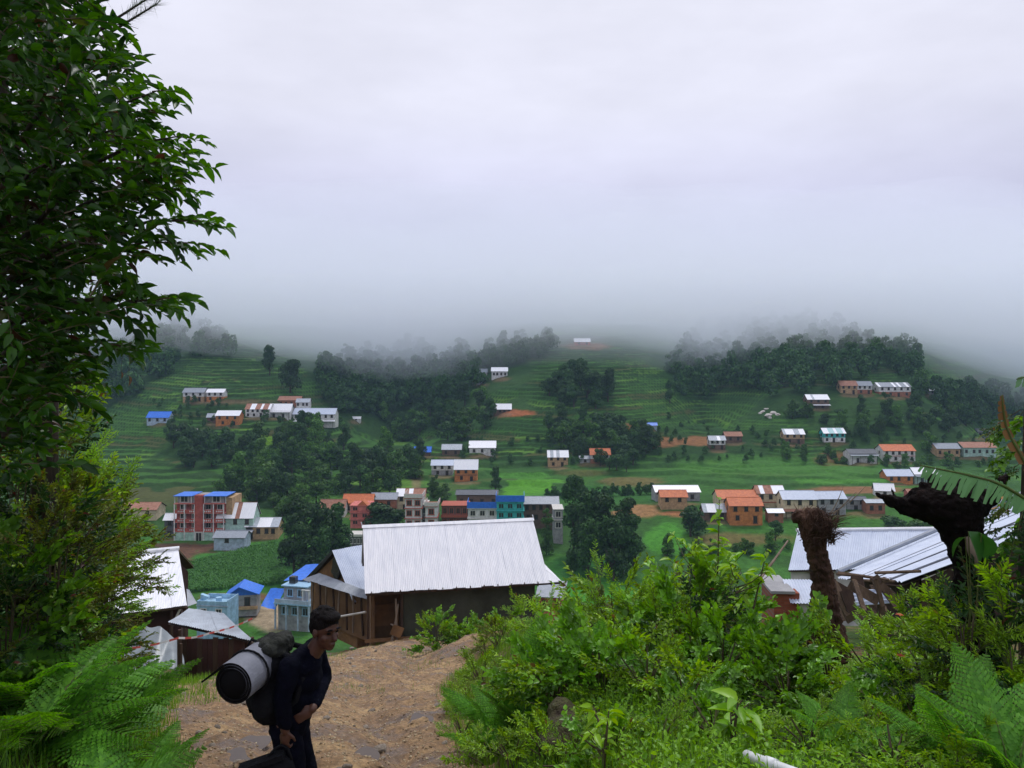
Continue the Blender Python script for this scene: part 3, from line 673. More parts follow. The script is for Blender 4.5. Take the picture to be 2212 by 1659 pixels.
def crown_arrays(rng, k, size, nb=9, flat=1.0, tall=1.0, shape='round'):
    """leaf clumps in a crown of about unit radius, bottom at z=0"""
    cs = []; rs = []
    for j in range(nb):
        a = rng.uniform(0, 2*np.pi); h = rng.uniform(.12, 1.0)
        rr = .62*np.sqrt(max(.05, 1-(h*1.1-.42)**2))*rng.uniform(.3, 1.)
        if shape == 'cone': rr *= (1.15-h)
        cs.append((math.cos(a)*rr, math.sin(a)*rr, h*1.55*tall)); rs.append(rng.uniform(.30,.52)*(1.25-h*.45))
    cs = np.array(cs); rs = np.array(rs); pr = rs**2/np.sum(rs**2)
    b = rng.choice(nb, k, p=pr); d = unit(rng.normal(size=(k,3)))
    d[:,2] = np.where(rng.random(k) < .65, np.abs(d[:,2]), d[:,2])
    rad = rs[b]*(1 - .35*rng.random(k)**2)*rng.uniform(.92,1.12,k)
    p = cs[b] + d*rad[:,None]*np.array((1,1,.85*flat))
    nrm = unit(d + rng.normal(0,.45,(k,3)))
    t = unit(np.cross(nrm, rng.normal(size=(k,3))))
    Y = np.cross(nrm, t)
    return scatter(RH_V, RH_F, p, t, Y, nrm, rng.uniform(.6,1.4,k)*size)
M['far_leaf'] = leafmat('far_leaf', (.018,.062,.010), (.070,.180,.020), .7, .15, .45)
M['dark_leaf'] = leafmat('dark_leaf', (.011,.042,.012), (.042,.118,.021), .7, .12, .35)
M['light_leaf'] = leafmat('light_leaf', (.026,.08,.012), (.085,.205,.028), .65, .2, .35)
rg = np.random.default_rng(11)
CROWNS = [mesh('crown_%d' % j, *crown_arrays(rg, 1500, .17, nb=rg.integers(7,13), tall=rg.uniform(.8,1.25)), M['far_leaf']) for j in range(6)]
DCROWNS = [mesh('dark_crown_%d' % j, *crown_arrays(rg, 1700, .16, nb=rg.integers(9,14), tall=rg.uniform(.95,1.3)), M['dark_leaf']) for j in range(4)]
LCROWNS = [mesh('light_crown_%d' % j, *crown_arrays(rg, 1100, .18, nb=rg.integers(6,10), tall=rg.uniform(.8,1.1)), M['light_leaf']) for j in range(3)]
def trunk_mesh(seed, h=1.3):
    rn = random.Random(seed); b = MB()
    b.tube([(0,0,-.35),(.02,.01,.15),(rn.uniform(-.06,.06),rn.uniform(-.06,.06),.6),(rn.uniform(-.1,.1),rn.uniform(-.1,.1),h)], [.10,.07,.05,.02], 7)
    for k in range(5):
        a = rn.uniform(0,6.28); z = rn.uniform(.25,.8)
        b.tube([(0,0,z),(math.cos(a)*.25,math.sin(a)*.25,z+.2),(math.cos(a)*.5,math.sin(a)*.5,z+.45)], [.035,.025,.01], 5)
    return mesh('trunk', b.v, b.f, M['bark'], True)
TRUNKS = [trunk_mesh(k) for k in range(3)]
def far_tree(p, r, hs, kind, label, group, lift=.12, name='broadleaf_tree'):
    """crown radius r metres, height factor hs"""
    o = empty(name, p, random.uniform(0,6.28), label, 'tree', group)
    lst = dict(m=CROWNS, d=DCROWNS, l=LCROWNS)[kind]
    mk('trunk', random.choice(TRUNKS), o, None, None, (r,r,r*hs))
    if hs > 1.25:                                 # tall tree: upper crown over a wider lower one
        top = r*hs*1.75
        mk('crown', random.choice(lst), o, (r*random.uniform(-.15,.15),0,top-r*1.45), (0,0,random.uniform(0,6)), (r*.82,r*.82,r*.95))
        mk('lower_crown', random.choice(lst), o, (r*random.uniform(-.2,.2),0,r*lift), (0,0,random.uniform(0,6)), (r*1.02,r*1.02,min(r*hs*.62, r*1.1)))
        if hs > 1.9: mk('lower_crown', random.choice(lst), o, (r*random.uniform(-.2,.2),0,(top-r*1.45)*.5), (0,0,random.uniform(0,6)), (r*.95,r*.95,r*.9))
    else: mk('crown', random.choice(lst), o, (0,0,r*lift*hs), None, (r*random.uniform(.9,1.1), r*random.uniform(.9,1.1), r*hs))
    return o
def inpoly(u, v, poly):
    c = False; n = len(poly)
    for a in range(n):
        (x1,y1),(x2,y2) = poly[a], poly[a-1]
        if (y1 > v) != (y2 > v) and u < (x2-x1)*(v-y1)/(y2-y1)+x1: c = not c
    return c
def fill(poly, n, mind, seed):
    rn = random.Random(seed); us = [q[0] for q in poly]; vs = [q[1] for q in poly]; pts = []; tries = 0
    while len(pts) < n and tries < n*60:
        tries += 1; u = rn.uniform(min(us), max(us)); v = rn.uniform(min(vs), max(vs))
        if inpoly(u, v, poly) and all(((u-a)/mind)**2 + ((v-b)/(mind*.45))**2 > 1 for a, b in pts): pts.append((u,v))
    return pts
def wood(poly, n, mind, seed, r, kinds, label, group, hs=(.8,1.5)):
    pl = fill(poly, n, mind, seed); mu = sorted(q[0] for q in pl); mv = sorted(q[1] for q in pl); c = len(pl)
    for u, v in pl:
        w1 = 'left part' if u < mu[c//3] else ('right part' if u > mu[2*c//3] else 'middle'); w2 = 'upper' if v < mv[c//2] else 'lower'
        p = hit(u, v, 150); far_tree(p, random.uniform(*r), random.uniform(*hs), random.choice(kinds), label + (', %s %s' % (w2, w1) if c > 8 else ''), group)
# distinct clumps, every tree its own
wood([(455,985),(560,960),(640,945),(700,962),(800,985),(905,1000),(900,1060),(760,1085),(640,1095),(520,1090),(450,1082),(480,1040)], 74, 15, 1, (3.6,5.6), 'mmlddd', 'rounded dark green tree in the large wood above the red school', 'trees of the wood above the school')
wood([(340,965),(360,945),(430,955),(480,962),(500,1000),(470,1015),(400,1010),(345,995)], 15, 17, 2, (4.0,5.4), 'dd', 'very dark rounded tree in the copse on the left slope', 'trees of the left copse')
wood([(640,925),(700,925),(705,955),(650,960)], 5, 18, 12, (4,5.2), 'md', 'tree below the long white house of the upper left cluster', 'trees below the upper left cluster')
wood([(1150,975),(1180,930),(1290,925),(1420,945),(1418,1008),(1330,1020),(1320,975),(1235,975),(1180,1000)], 36, 15, 3, (3.8,5.6), 'mlddd', 'dark tree in the wood behind the ochre and orange-roofed houses', 'trees of the central wood')
wood([(1180,850),(1210,815),(1260,805),(1320,845),(1325,880),(1250,885),(1190,885)], 20, 15, 4, (4.6,6.6), 'dd', 'dark tree in the clump in the middle of the central terraces', 'trees of the central clump')
wood([(820,900),(960,880),(1050,860),(1060,900),(1050,950),(960,955),(880,960),(830,940)], 34, 16, 5, (4.2,6.0), 'mlddd', 'dark tree in the wood left of the house on orange earth', 'trees of the gully wood')
wood([(1700,900),(1900,890),(2050,880),(2140,905),(2140,925),(1990,945),(1860,945),(1750,915)], 34, 17, 6, (3.2,5.0), 'mmd', 'dark green tree on the terraces around the teal house', 'trees around the teal house')
wood([(1240,985),(1420,1000),(1418,1018),(1330,1022)], 8, 15, 7, (2.6,4.2), 'md', 'tree at the foot of the central wood', 'trees at the foot of the central wood')
wood([(1690,975),(2000,1000),(2180,1005),(2190,1040),(2040,1035),(1900,1012),(1700,1000)], 22, 17, 8, (1.8,3.0), 'ml', 'small bushy tree between the right hillside houses', 'small trees between the hillside houses')
wood([(560,1095),(690,1100),(690,1122),(610,1118)], 7, 15, 9, (2.6,4.0), 'ml', 'small tree on the meadow right of the red school', 'small trees behind the school meadow')
wood([(1440,1190),(1700,1185),(1690,1200),(1480,1205)], 9, 20, 10, (1.4,2.4), 'ml', 'little round tree on the paddies right of the big tree group', 'little trees by the paddies')
wood([(920,1060),(960,1058),(975,1085),(930,1085)], 4, 12, 14, (2.4,3.4), 'md', 'tree behind the white concrete towers', 'trees behind the white towers')
# large trees of the valley floor
def big(u, vtop, vb, wpx, kind, label, group, lift=.06):
    p = hit(u, vb, 120); r = wpx/2/F*p.y; h = (vb-vtop)/F*p.y
    return far_tree(p, r*1.05, h/(r*(1.75+lift)), kind, label, group, lift)
for k, (u, vt, vb, wpx) in enumerate([(635,1108,1250,84),(690,1098,1245,92),(725,1110,1235,70),(655,1140,1262,76),(700,1160,1268,70),(745,1150,1230,60),(625,1130,1222,60)]):
    big(u, vt, vb, wpx, 'd', ['tall dark tree at the left of the group before the white roof', 'tallest dark tree of the group beside the maize field', 'dark tree at the right of the group beside the maize field', 'lower dark tree in front of the group beside the maize field', 'lowest dark tree of the group just left of the grey gable', 'rounded dark tree against the white roof edge', 'dark tree at the corner of the maize field'][k], 'dark trees beside the maize field')
for k, (u, vt, vb, wpx) in enumerate([(1240,1050,1200,76),(1262,1085,1230,80),(1300,1080,1235,92),(1345,1090,1240,84),(1370,1120,1245,60),(1270,1130,1250,66),(1325,1140,1255,70),(1232,1195,1250,34)]):
    big(u, vt, vb, wpx, 'd', ['tallest dark tree of the group right of the white roof', 'dark tree below the tallest one right of the white roof', 'wide dark tree in the middle of the group right of the white roof', 'wide dark tree at the right of that group', 'dark tree at the far right edge of that group', 'low dark tree under the tallest one right of the white roof', 'low dark tree at the front of the group right of the white roof', 'small slender tree at the left foot of the group right of the white roof'][k], 'dark trees right of the white roof')
for u, vt, vb, wpx, kd, lb in ((822,1090,1140,92,'d','spreading dark tree between the pink house and white towers'),(855,1100,1142,60,'d','dark tree just left of the white tower'),(1492,1096,1160,64,'d','round dark tree left of the low brown house'),(1675,1134,1168,36,'d','small round dark tree below the haystack'),(1442,1160,1200,30,'m','small open tree among the bright paddies'),(1180,1110,1200,32,'m','slender tree at the right end of the white roof'),(1070,1018,1060,34,'d','small dark tree beside the lime green paddy'),(627,783,848,62,'d','large lone dark tree above the upper left cluster'),(583,750,812,38,'d','tall pale tree fading in the fog on the left ridge'),(1990,795,845,50,'m','round tree on the right ridge at the cloud edge'),(2032,815,855,44,'m','round bright tree at the right end of the ridge'),(1447,830,870,30,'d','lone dark tree on the right terraces'),(1370,1000,1040,0,'m',''),(1780,1050,1090,0,'m',''),(940,1035,1075,26,'m','slim tree beside the footpath in the village'),(1560,1085,1108,0,'m',''),(2010,930,975,40,'m','tree above the ochre house at far right'),(1930,1120,1160,70,'d','dark tree behind the right tin roof'),(1985,1110,1150,60,'m','green tree just left of the dead stump'),(440,712,760,40,'d','tree on the misty left ridge'),(360,700,760,60,'d','misty tree at the far left ridge'),(855,815,870,40,'d','dark tree at the mouth of the gully')):
    if wpx: big(u, vt, vb, wpx, kd, lb, None)
# misty forest that reads as one mass
def forest(name, poly, n, seed, r, label, mind=9):
    rr = np.random.default_rng(seed); vs = []; fs = []; c = 0
    tpl = [crown_arrays(rr, 560, .25, nb=9, tall=1.1) for _ in range(5)]
    for u, v in fill(poly, n, mind, seed):
        p = np.array(hit(u, v, 300)); s = rr.uniform(*r); a = rr.uniform(0, 6.28); tv, tf = tpl[rr.integers(5)]
        x = tv[:,0]*math.cos(a)-tv[:,1]*math.sin(a); y = tv[:,0]*math.sin(a)+tv[:,1]*math.cos(a)
        vs.append(np.stack([x*s, y*s, tv[:,2]*s*rr.uniform(.9,1.4)], 1) + p + np.array((0,0,.2*s))); fs.append(tf + c); c += len(tv)
    tag(mk(name, mesh(name, np.concatenate(vs), np.concatenate(fs), M['dark_leaf'])), label, 'forest', None, 'stuff')
forest('misty_forest', [(690,850),(700,800),(780,770),(900,760),(1020,775),(1030,840),(980,870),(840,900),(740,900)], 150, 21, (4.5,7.), 'dark misty forest in the gully left of centre')
forest('misty_forest', [(1440,790),(1480,740),(1560,700),(1650,680),(1800,720),(1960,770),(2000,815),(1900,820),(1790,845),(1700,860),(1560,860),(1470,870)], 210, 22, (4.5,7.), 'dark misty forest under the cloud on the right hill')
forest('misty_forest', [(150,760),(330,700),(450,715),(510,750),(500,775),(400,780),(340,830),(250,880),(150,900)], 110, 23, (4.5,7.), 'misty blue forest on the left ridge')
forest('misty_forest', [(1040,775),(1110,750),(1210,745),(1180,772),(1080,800),(1040,800)], 36, 24, (4.,6.), 'dark trees on the misty ridge left of the hilltop house')
forest('misty_forest', [(1960,860),(2100,850),(2260,880),(2260,960),(2150,915),(2060,890)], 60, 25, (4.,6.), 'misty trees falling away at the right edge')
forest('hedge_bushes', [(330,860),(700,905),(1000,960),(1420,900),(1700,940),(2180,940),(2180,1010),(1400,1000),(1100,1010),(700,950),(330,940)], 190, 26, (.9,2.0), 'low scrub and hedges scattered along the terraces', 14)
forest('hedge_bushes', [(1180,1180),(1400,1200),(1420,1262),(1180,1262)], 40, 27, (1.,2.0), 'low scrub around the foot of the tree group', 12)
# maize field, rows of plants
rr = np.random.default_rng(5); pv = []
A = hit(395,1283,120); Bp = hit(625,1262,120); C = hit(600,1172,120); Dp = hit(400,1222,120)
bl = np.array([(0,0,0),(.25,.05,.55),(.55,0,.45),(.25,-.05,.5)])
n = 15000; s = rr.random(n); tt = np.round(rr.random(n)*46)/46
q = (np.array(A)[None]*((1-s)*(1-tt))[:,None] + np.array(Bp)[None]*(s*(1-tt))[:,None] + np.array(C)[None]*(s*tt)[:,None] + np.array(Dp)[None]*((1-s)*tt)[:,None])
q[:,2] = terrain_z(q[:,0], q[:,1])
a = rr.uniform(0, 6.28, n); X = np.stack([np.cos(a), np.sin(a), a*0], 1); Y = np.stack([-np.sin(a), np.cos(a), a*0], 1); Z = np.tile([0,0,1.], (n,1))
v, f = scatter(bl, np.array([(0,1,2,3)]), q, X, Y, Z, rr.uniform(1.2,2.4,n))
M['maize'] = leafmat('maize', (.035,.135,.018), (.075,.24,.035), .6, .2, .1)
tag(mk('maize_field', mesh('maize_field', v, f, M['maize'])), 'rows of young green maize beside the bare brown field', 'maize', None, 'stuff')
# rubble on the slopes
for k, (u, v, s) in enumerate([(1648,890,1.3),(1660,898,2.0),(1670,893,1.7),(1656,884,1.1),(1680,896,1.4),(1642,893,1.0),(1664,904,.9)]):
    p = hit(u, v, 200); bm_ = bmesh.new(); bmesh.ops.create_icosphere(bm_, subdivisions=2, radius=1)
    for vv in bm_.verts: vv.co *= random.uniform(.75,1.15); vv.co.z *= .6
    me = bpy.data.meshes.new('boulder'); bm_.to_mesh(me); bm_.free(); me.materials.append(M['pale_stone'])
    tag(mk('boulder', me, None, p, (0,0,k), (s*1.3,s,s)), 'pale boulder in the heap of rocks on the right terraces', 'boulder', 'pale boulders on the right terraces')
# ------------------------------------------------------------------ near houses
NG = 'tin-roofed houses below the track'
def strips(par, nm, p0a, p0b, p1a, p1b, n, mat, ribs=9, amp=.014, lap=.012, rows=3, bow=0.):
    """n corrugated sheets side by side; p0a->p0b is one edge (ridge), p1a->p1b the other (eave)"""
    p0a, p0b, p1a, p1b = (np.array(q, float) for q in (p0a, p0b, p1a, p1b))
    for j in range(n):
        a, b = max(0, j/n - .004), min(1, (j+1)/n + .004); dz = np.array((0,0,lap*(j % 2)))
        j1, j2 = random.uniform(-.02,.02), 0
        e = (p1a + (p1b-p1a)*.5 - p0a - (p0b-p0a)*.5); e = e/np.linalg.norm(e)*random.uniform(-.03,.05)
        corr('roof_sheet', p0a+(p0b-p0a)*a+dz, p0a+(p0b-p0a)*b+dz, p1a+(p1b-p1a)*a+dz+e, p1a+(p1b-p1a)*b+dz+e, mat, par, ribs, amp, rows, 6, bow=bow)
# big white roofed house
base = P(788,1282,41.4); zb = -15.1
wh = empty('white_roofed_house', (base.x, base.y, zb), math.atan2(2.1,9.61), 'large white corrugated-roof house below the track, dark green wall', 'house', NG)
ze, zr, yr = base.z - zb, -9.2 - zb, 3.08
rf = MB().prism([(.05,ze-.05),(yr,zr-.06),(2*yr-.05,ze-.05),(2*yr-.05,ze-.13),(yr,zr-.16),(.05,ze-.13)], .05, 9.72, axis=0).build('roof', M['dark_wood'], wh)
strips(rf, 'f', (0,yr,zr), (9.70,yr,zr), (0,-.06,ze), (9.86,-.06,ze), 13, M['white_sheet'], 9, .016)
strips(rf, 'b', (9.70,yr,zr), (0,yr,zr), (9.86,2*yr+.06,ze), (0,2*yr+.06,ze), 13, M['white_sheet'], 5, .016)
MB().prism([(yr-.16,zr-.09),(yr,zr+.05),(yr+.16,zr-.09),(yr,zr+.015)], -.06, 9.76, axis=0).build('ridge_cap', M['white_sheet'], rf)
for s in (-.04, 9.74):
    MB().tube([(s,yr,zr+.02),(s-.06,yr-.05,zr+.22)], .025, 5).build('finial', M['white_sheet'], rf)
MB().quad((9.72,.66,ze+.60), (9.84,-.05,ze), (10.55,-.05,ze+.02)).build('corner_sheet', M['white_sheet'], rf)
strips(rf, 's', (9.72,.7,ze+.62), (9.72,5.4,ze+.62), (10.55,-.05,ze+.02), (10.55,6.2,ze+.02), 6, M['white_sheet'], 7, .016)
MB().box((.1,.02,ze-.14), (10.5,.08,ze-.05)).build('fascia', M['dark_wood'], rf)
for j in range(14):
    x = .35 + j*.74; MB().box((x-.02,-.10,ze-.16), (x+.02,.02,ze+.07)).build('roof_hook', M['dark_wood'], rf)
MB().box((2.05,.75,-1.2), (9.25,.98,ze-.135)).build('wall', M['greenwall'], wh)
MB().prism([(.78,-1),(5.4,-1),(5.4,ze-.14),(yr,zr-.2),(.98,ze-.14)], 9.05, 9.26, axis=0).build('gable_wall', M['greenwall'], wh) if False else MB().prism([(.99,-1),(5.4,-1),(5.4,ze-.16),(yr,zr-.24),(.99,ze-.16)], 9.05, 9.25, axis=0).build('gable_wall', M['greenwall'], wh)
MB().prism([(.99,-1),(5.4,-1),(5.4,ze-.16),(yr,zr-.24),(.99,ze-.16)], .35, .55, axis=0).build('gable_wall', M['mud'], wh)
MB().box((.56,2.3,-1), (2.04,2.5,ze-.14)).build('porch_wall', M['mud'], wh)
dr = MB().box((.62,2.22,.55), (1.92,2.295,1.75)).build('door', M['wood'], wh)
for k in range(5): MB().box((.64+k*.256,2.18,.57), (.64+k*.256+.24,2.218,1.73)).build('plank', M['wood'], dr)
for x in (.12, 1.88): MB().box((x,.55,-.8), (x+.14,.70,ze-.14)).build('post', M['dark_wood'], wh)
MB().box((.02,.50,.28), (3.1,.545,.46)).build('beam', M['wood'], wh)
for a, b, c, dd in ((1.45,.3,1.75,2.2),(1.7,.2,1.62,2.5),(1.35,1.2,1.8,1.0),(1.3,0,1.55,.9)):
    MB().tube([(a,.42,b),(c,.50,dd)], .05, 5).build('leaning_board', M['grey_wood'], wh)
q = MB(); q.box((1.35,.30,.6), (1.95,.33,1.15), Matrix.Translation((1.6,0,.8)) @ Matrix.Rotation(R(24),4,'Y') @ Matrix.Translation((-1.6,0,-.8))); q.build('loose_panel', M['wood'], wh)
# gabled house to its left
gh = empty('gabled_mud_house', (0,0,0), 0, 'ochre mud house with broken gable and grey tin roof left of the large white roof', 'house', NG)
A = P(728,1187,50); Lc = P(668,1262,51.5); Rc = P(768,1290,47.5); Lc.z = Rc.z = -14.15; rd = Vector((.729,.685,0))
gv = Vector((.685,-.729,0))
Ab, Lb_, Rb_ = A + rd*7, Lc + rd*7, Rc + rd*7
rf = MB(); th = Vector((0,0,-.09))
for q in ((A, Rc+gv*.25-Vector((0,0,.15)), Rb_+gv*.25-Vector((0,0,.15)), Ab), (A, Ab, Lb_-gv*.25-Vector((0,0,.15)), Lc-gv*.25-Vector((0,0,.15)))):
    q = [Vector(k)+th - (rd*.2 if n in (0,1) else rd*0) for n, k in enumerate(q)]; rf.quad(*q)
ro = rf.build('roof', M['dark_wood'], gh)
o2 = -rd*.35
strips(ro, 'r', A+o2, Ab, Rc+gv*.3+o2-Vector((0,0,.12)), Rb_+gv*.3-Vector((0,0,.12)), 8, M['blue_grey_sheet'], 8, .015)
strips(ro, 'l', Ab, A+o2, Lb_-gv*.3-Vector((0,0,.12)), Lc-gv*.3+o2-Vector((0,0,.12)), 8, M['grey_sheet'], 6, .015)
gw = MB(); ins = rd*.12
pts = [Lc+ins+Vector((0,0,-3)), Rc+ins+Vector((0,0,-3)), Rc+ins, A+ins-Vector((0,0,.2)), Lc+ins]
gw.quad(*pts); gw.quad(*[p+rd*.3 for p in pts][::-1])
M['broken_mud'] = pmat('broken_mud', (.24,.135,.055), (.11,.06,.028), .95, 1.3, 6, bump=.8)
gw.build('gable_wall', M['broken_mud'], gh)
hole_sheet = MB(); c = A*.5+(Lc+Rc)*.25 - rd*.02
rnb = random.Random(4); hp = [c + gv*(.55*math.cos(a)*rnb.uniform(.6,1.2)+.15) + Vector((0,0,.72*math.sin(a)*rnb.uniform(.7,1.15)+.12)) for a in np.linspace(0,5.9,14)]
hole_sheet.quad(*hp); hole_sheet.quad(*[h+rd*.1 for h in hp][::-1]); hole_sheet.build('hole_shade_sheet', M['dark_glass'], gh)  # flat dark sheet on the gable, painting the shade inside its hole
sw = MB(); sw.quad(Rc+ins+Vector((0,0,-3)), Rb_+Vector((0,0,-3)), Rb_, Rc+ins); sw.build('side_wall', M['broken_mud'], gh)
Lt, Rt, Lo, Ro = P(690,1238,50.2), P(792,1276,46.4), P(653,1251,50.3), P(800,1296,45.2)
sk = strips(gh, 's', Lt, Rt, Lo, Ro, 8, M['grey_sheet'], 6, .018)
for j in range(9):
    t_ = j/8; p = Lo.lerp(Ro, t_)*.35 + Lt.lerp(Rt, t_)*.65; p2 = p + Vector((random.uniform(-.15,.15),.05,-2.6))
    MB().tube([p-Vector((0,0,.12)), p2], .07, 5).build('stake', M['dark_wood'] if j % 2 else M['grey_wood'], gh)
lw = MB(); q = [Lo.lerp(Lt,.5)+Vector((.2,.4,-.25)), Ro.lerp(Rt,.5)+Vector((0,.4,-.25))]
lw.quad(q[0]+Vector((0,0,-2.6)), q[1]+Vector((0,0,-2.6)), q[1], q[0]); lw.build('mat_wall', M['mud'], gh)
MB().tube([P(733,1332,44), P(790,1322,43)], .06, 6).build('handrail', M['trim'], gh)
# left house
lh = empty('left_tin_house', (0,0,0), 0, 'white tin-roofed house with dark walls behind the left shrubs', 'house', NG)
EL, ER, RL, RR_ = P(205,1331,34.4), P(404,1311,36), P(232,1197,37.8), P(385,1190,39.2)
RL.z = RR_.z = -9.25; EL.z = ER.z = -11.05
bk = (RL-EL); bk.z = 0
rf = MB().quad(EL+th, ER+th, RR_+th, RL+th).quad(RL+th, RR_+th, ER+bk*2+th, EL+bk*2+th).build('roof', M['dark_wood'], lh)
strips(rf, 'f', RL, RR_, EL, ER, 6, M['white_sheet'], 9, .014); strips(rf, 'b', RR_, RL, ER+bk*2, EL+bk*2, 6, M['white_sheet'], 5, .014)
MB().tube([RL+Vector((0,0,.05)), RR_+Vector((.05,0,.05))], .10, 6).build('ridge_cap', M['white_sheet'], rf)
MB().quad(P(403,1272,36.9), P(405,1310,36.05), P(426,1303,36.4), P(409,1274,37.2)).build('end_flap', M['grey_sheet'], rf)
MB().tube([ER+Vector((-.2,.1,-.12)), EL+Vector((0,.1,-.12))], .06, 5).build('fascia', M['dark_wood'], rf)
i2 = bk*.14; wl = MB(); M['dark_red_wall'] = pmat('dark_red_wall', (.055,.022,.018), (.028,.012,.011), .8, 1.4, 5)
wl.quad(EL+i2+Vector((0,0,-4)), ER+i2+Vector((-.3,0,-4)), ER+i2+Vector((-.3,0,-.1)), EL+i2+Vector((0,0,-.1)))
wl.quad(ER+i2+Vector((-.3,0,-4)), ER+bk*1.8+Vector((-.3,0,-4)), ER+bk*1.8+Vector((-.3,0,-.1)), RR_+Vector((-.3,0,-.2)), ER+i2+Vector((-.3,0,-.1)))
wl.build('wall', M['dark_red_wall'], lh)
for t_ in (.2,.5,.82,.97):
    p = EL.lerp(ER, t_)+i2*.6; MB().tube([p+Vector((0,0,-3.5)), p+Vector((0,0,-.15))], .07, 5).build('post', M['dark_wood'], lh)
MB().tube([ER+Vector((-.3,.05,-.1)), ER+Vector((-.75,.1,-1.0))], .05, 5).build('brace', M['trim'], lh)
# low shed in front
sh = empty('old_tin_shed', (0,0,0), 0, 'low shed with rusty flat tin roof and dark brown boards', 'shed', NG)
FL, FR, BL, BR_ = P(362,1343,28.), P(551,1385,26.5), P(408,1314,29.6), P(484,1325,29.4)
rf = MB().quad(FL+th, FR+th, BR_+th, BL+th).build('roof', M['dark_wood'], sh)
strips(rf, 'f', BL, BR_, FL, FR, 5, M['old_sheet'], 8, .014, rows=5, bow=.03)
w0, w1 = P(392,1386,27.3), P(528,1390,27.0)
for j in range(12):
    a, b = w0.lerp(w1, j/12), w0.lerp(w1, (j+.94)/12)
    m_ = MB(); m_.box((0,0,-1.6), ((b-a).length, .05, .12+random.uniform(-.03,.05))); ob = m_.build('board', M['dark_red_wall'] if j % 3 else M['dark_wood'], sh); ob.location = a; ob.rotation_euler = (0, 0, math.atan2(b.y-a.y, b.x-a.x))
for u_, v_ in ((388,1376),(534,1388),(545,1392)):
    p = P(u_, v_, 27.2); MB().tube([p+Vector((0,0,-1.7)), p+Vector((0,0,.25))], .06, 6).build('post', M['dark_wood'], sh)
MB().quad(P(392,1380,28.6)+Vector((0,0,-1.7)), P(392,1380,28.6), P(545,1380,28.6), P(545,1380,28.6)+Vector((0,0,-1.7))).build('back_wall', M['dark_red_wall'], sh)
# tarpaulin tent beside it
tp = empty('grey_tarpaulin_tent', P(330,1440,26), 0, 'grey plastic sheet draped like a tent beside the low shed', 'tarpaulin', None)
b0 = P(330,1440,26); gu = [(262,1405),(290,1375),(312,1352),(345,1354),(372,1372),(392,1400)]
vs = []; fs = []; nu = 28; nv = 14
for a in range(nu+1):
    t_ = a/nu*5; k = min(int(t_), 4); f_ = t_-k
    uu = gu[k][0]*(1-f_)+gu[k+1][0]*f_; vv = gu[k][1]*(1-f_)+gu[k+1][1]*f_
    for c in range(nv+1):
        s = c/nv; yy = 26.6-1.6*s; top = P(uu, vv, 26.6); bot = P(uu+(uu-330)*.12, 1447, 25.0)
        p = top.lerp(bot, s); p += Vector((0,1,0))*(.05*math.sin(s*3.1)*math.cos(a*.7) + .025*math.sin(a*1.3+s*6)); p.z += .04*math.sin(a*.8+s*4)
        vs.append(p-b0)
for a in range(nu):
    for c in range(nv): k = a*(nv+1)+c; fs.append((k,k+1,k+nv+2,k+nv+1))
M['tarp'] = pmat('tarp', (.22,.255,.275), (.15,.175,.19), .4, 2, 4, spec=.5)
mk('sheet', mesh('sheet', vs, fs, M['tarp'], True), tp)
MB().tube([P(318,1356,26.7)-b0, P(318,1450,26.7)-b0], .04, 5).build('pole', M['grey_wood'], tp)
pp = MB().tube([P(386,1376,25.2), P(386,1450,25.2)], .05, 6).tube([P(391,1390,25.15), P(391,1450,25.15)], .045, 6); tag(pp.build('fence_post', M['dark_wood']), 'post wrapped in white cloth at the corner of the tarpaulin tent', 'post')
# red and white tape
def tape(pts, name, label):
    e = empty(name, Vector(pts[0]), 0, label, 'tape'); o_ = Vector(pts[0])
    ws = pmat('tape_red', (.55,.09,.07), None, .5) if 'tape_red' not in M else M['tape_red']; M['tape_red'] = ws
    seg = []
    for a, b in zip(pts[:-1], pts[1:]):
        n = max(2, int((b-a).length/.28))
        for k in range(n):
            q0, q1 = a.lerp(b, k/n), a.lerp(b, (k+1)/n); sag = lambda t: Vector((0,0,-.06*math.sin(t*math.pi)))
            q0 = q0+sag(k/n); q1 = q1+sag((k+1)/n); seg.append((q0-o_, q1-o_))
    for j, (q0, q1) in enumerate(seg):
        h_ = Vector((0,.01,.03)); MB().quad(q0-h_, q1-h_, q1+h_, q0+h_).build('tape_band', (M['white'], ws)[j % 2], e)
tape([P(262,1402,24.8), P(386,1378,25.0), P(452,1368,26.3), P(545,1336,29.)], 'barrier_tape', 'red and white barrier tape strung past the tarpaulin and shed')
# small pink hut and fence posts right of the white house
p = P(1192,1312,62); hu = empty('small_brick_hut', p, R(-8), 'small pink brick hut with grey roof beyond the right end of the white roof', 'hut', NG)
MB().box((-1.0,0,-2.5), (.75,2,.75)).build('wall', M['pink'], hu); MB().box((-1.25,-.25,0), (1.05,2.3,.06), Matrix.Translation((0,0,.85)) @ Matrix.Rotation(R(14),4,'X')).build('roof', M['grey_sheet'], hu)
for k in range(3): window(hu, -.6+.5*k, .25, .2, .5, -.03)
for k, u_ in enumerate((1216,1229,1240)):
    q = P(u_, 1316, 60); tag(MB().tube([q-Vector((0,0,1.5)), q+Vector((0,0,.55))], .09, 6).build('fence_post', M['dark_wood']), ['fence post nearest the pink hut','middle fence post beside the pink hut','fence post farthest right of the pink hut'][k], 'post', 'fence posts by the pink hut')
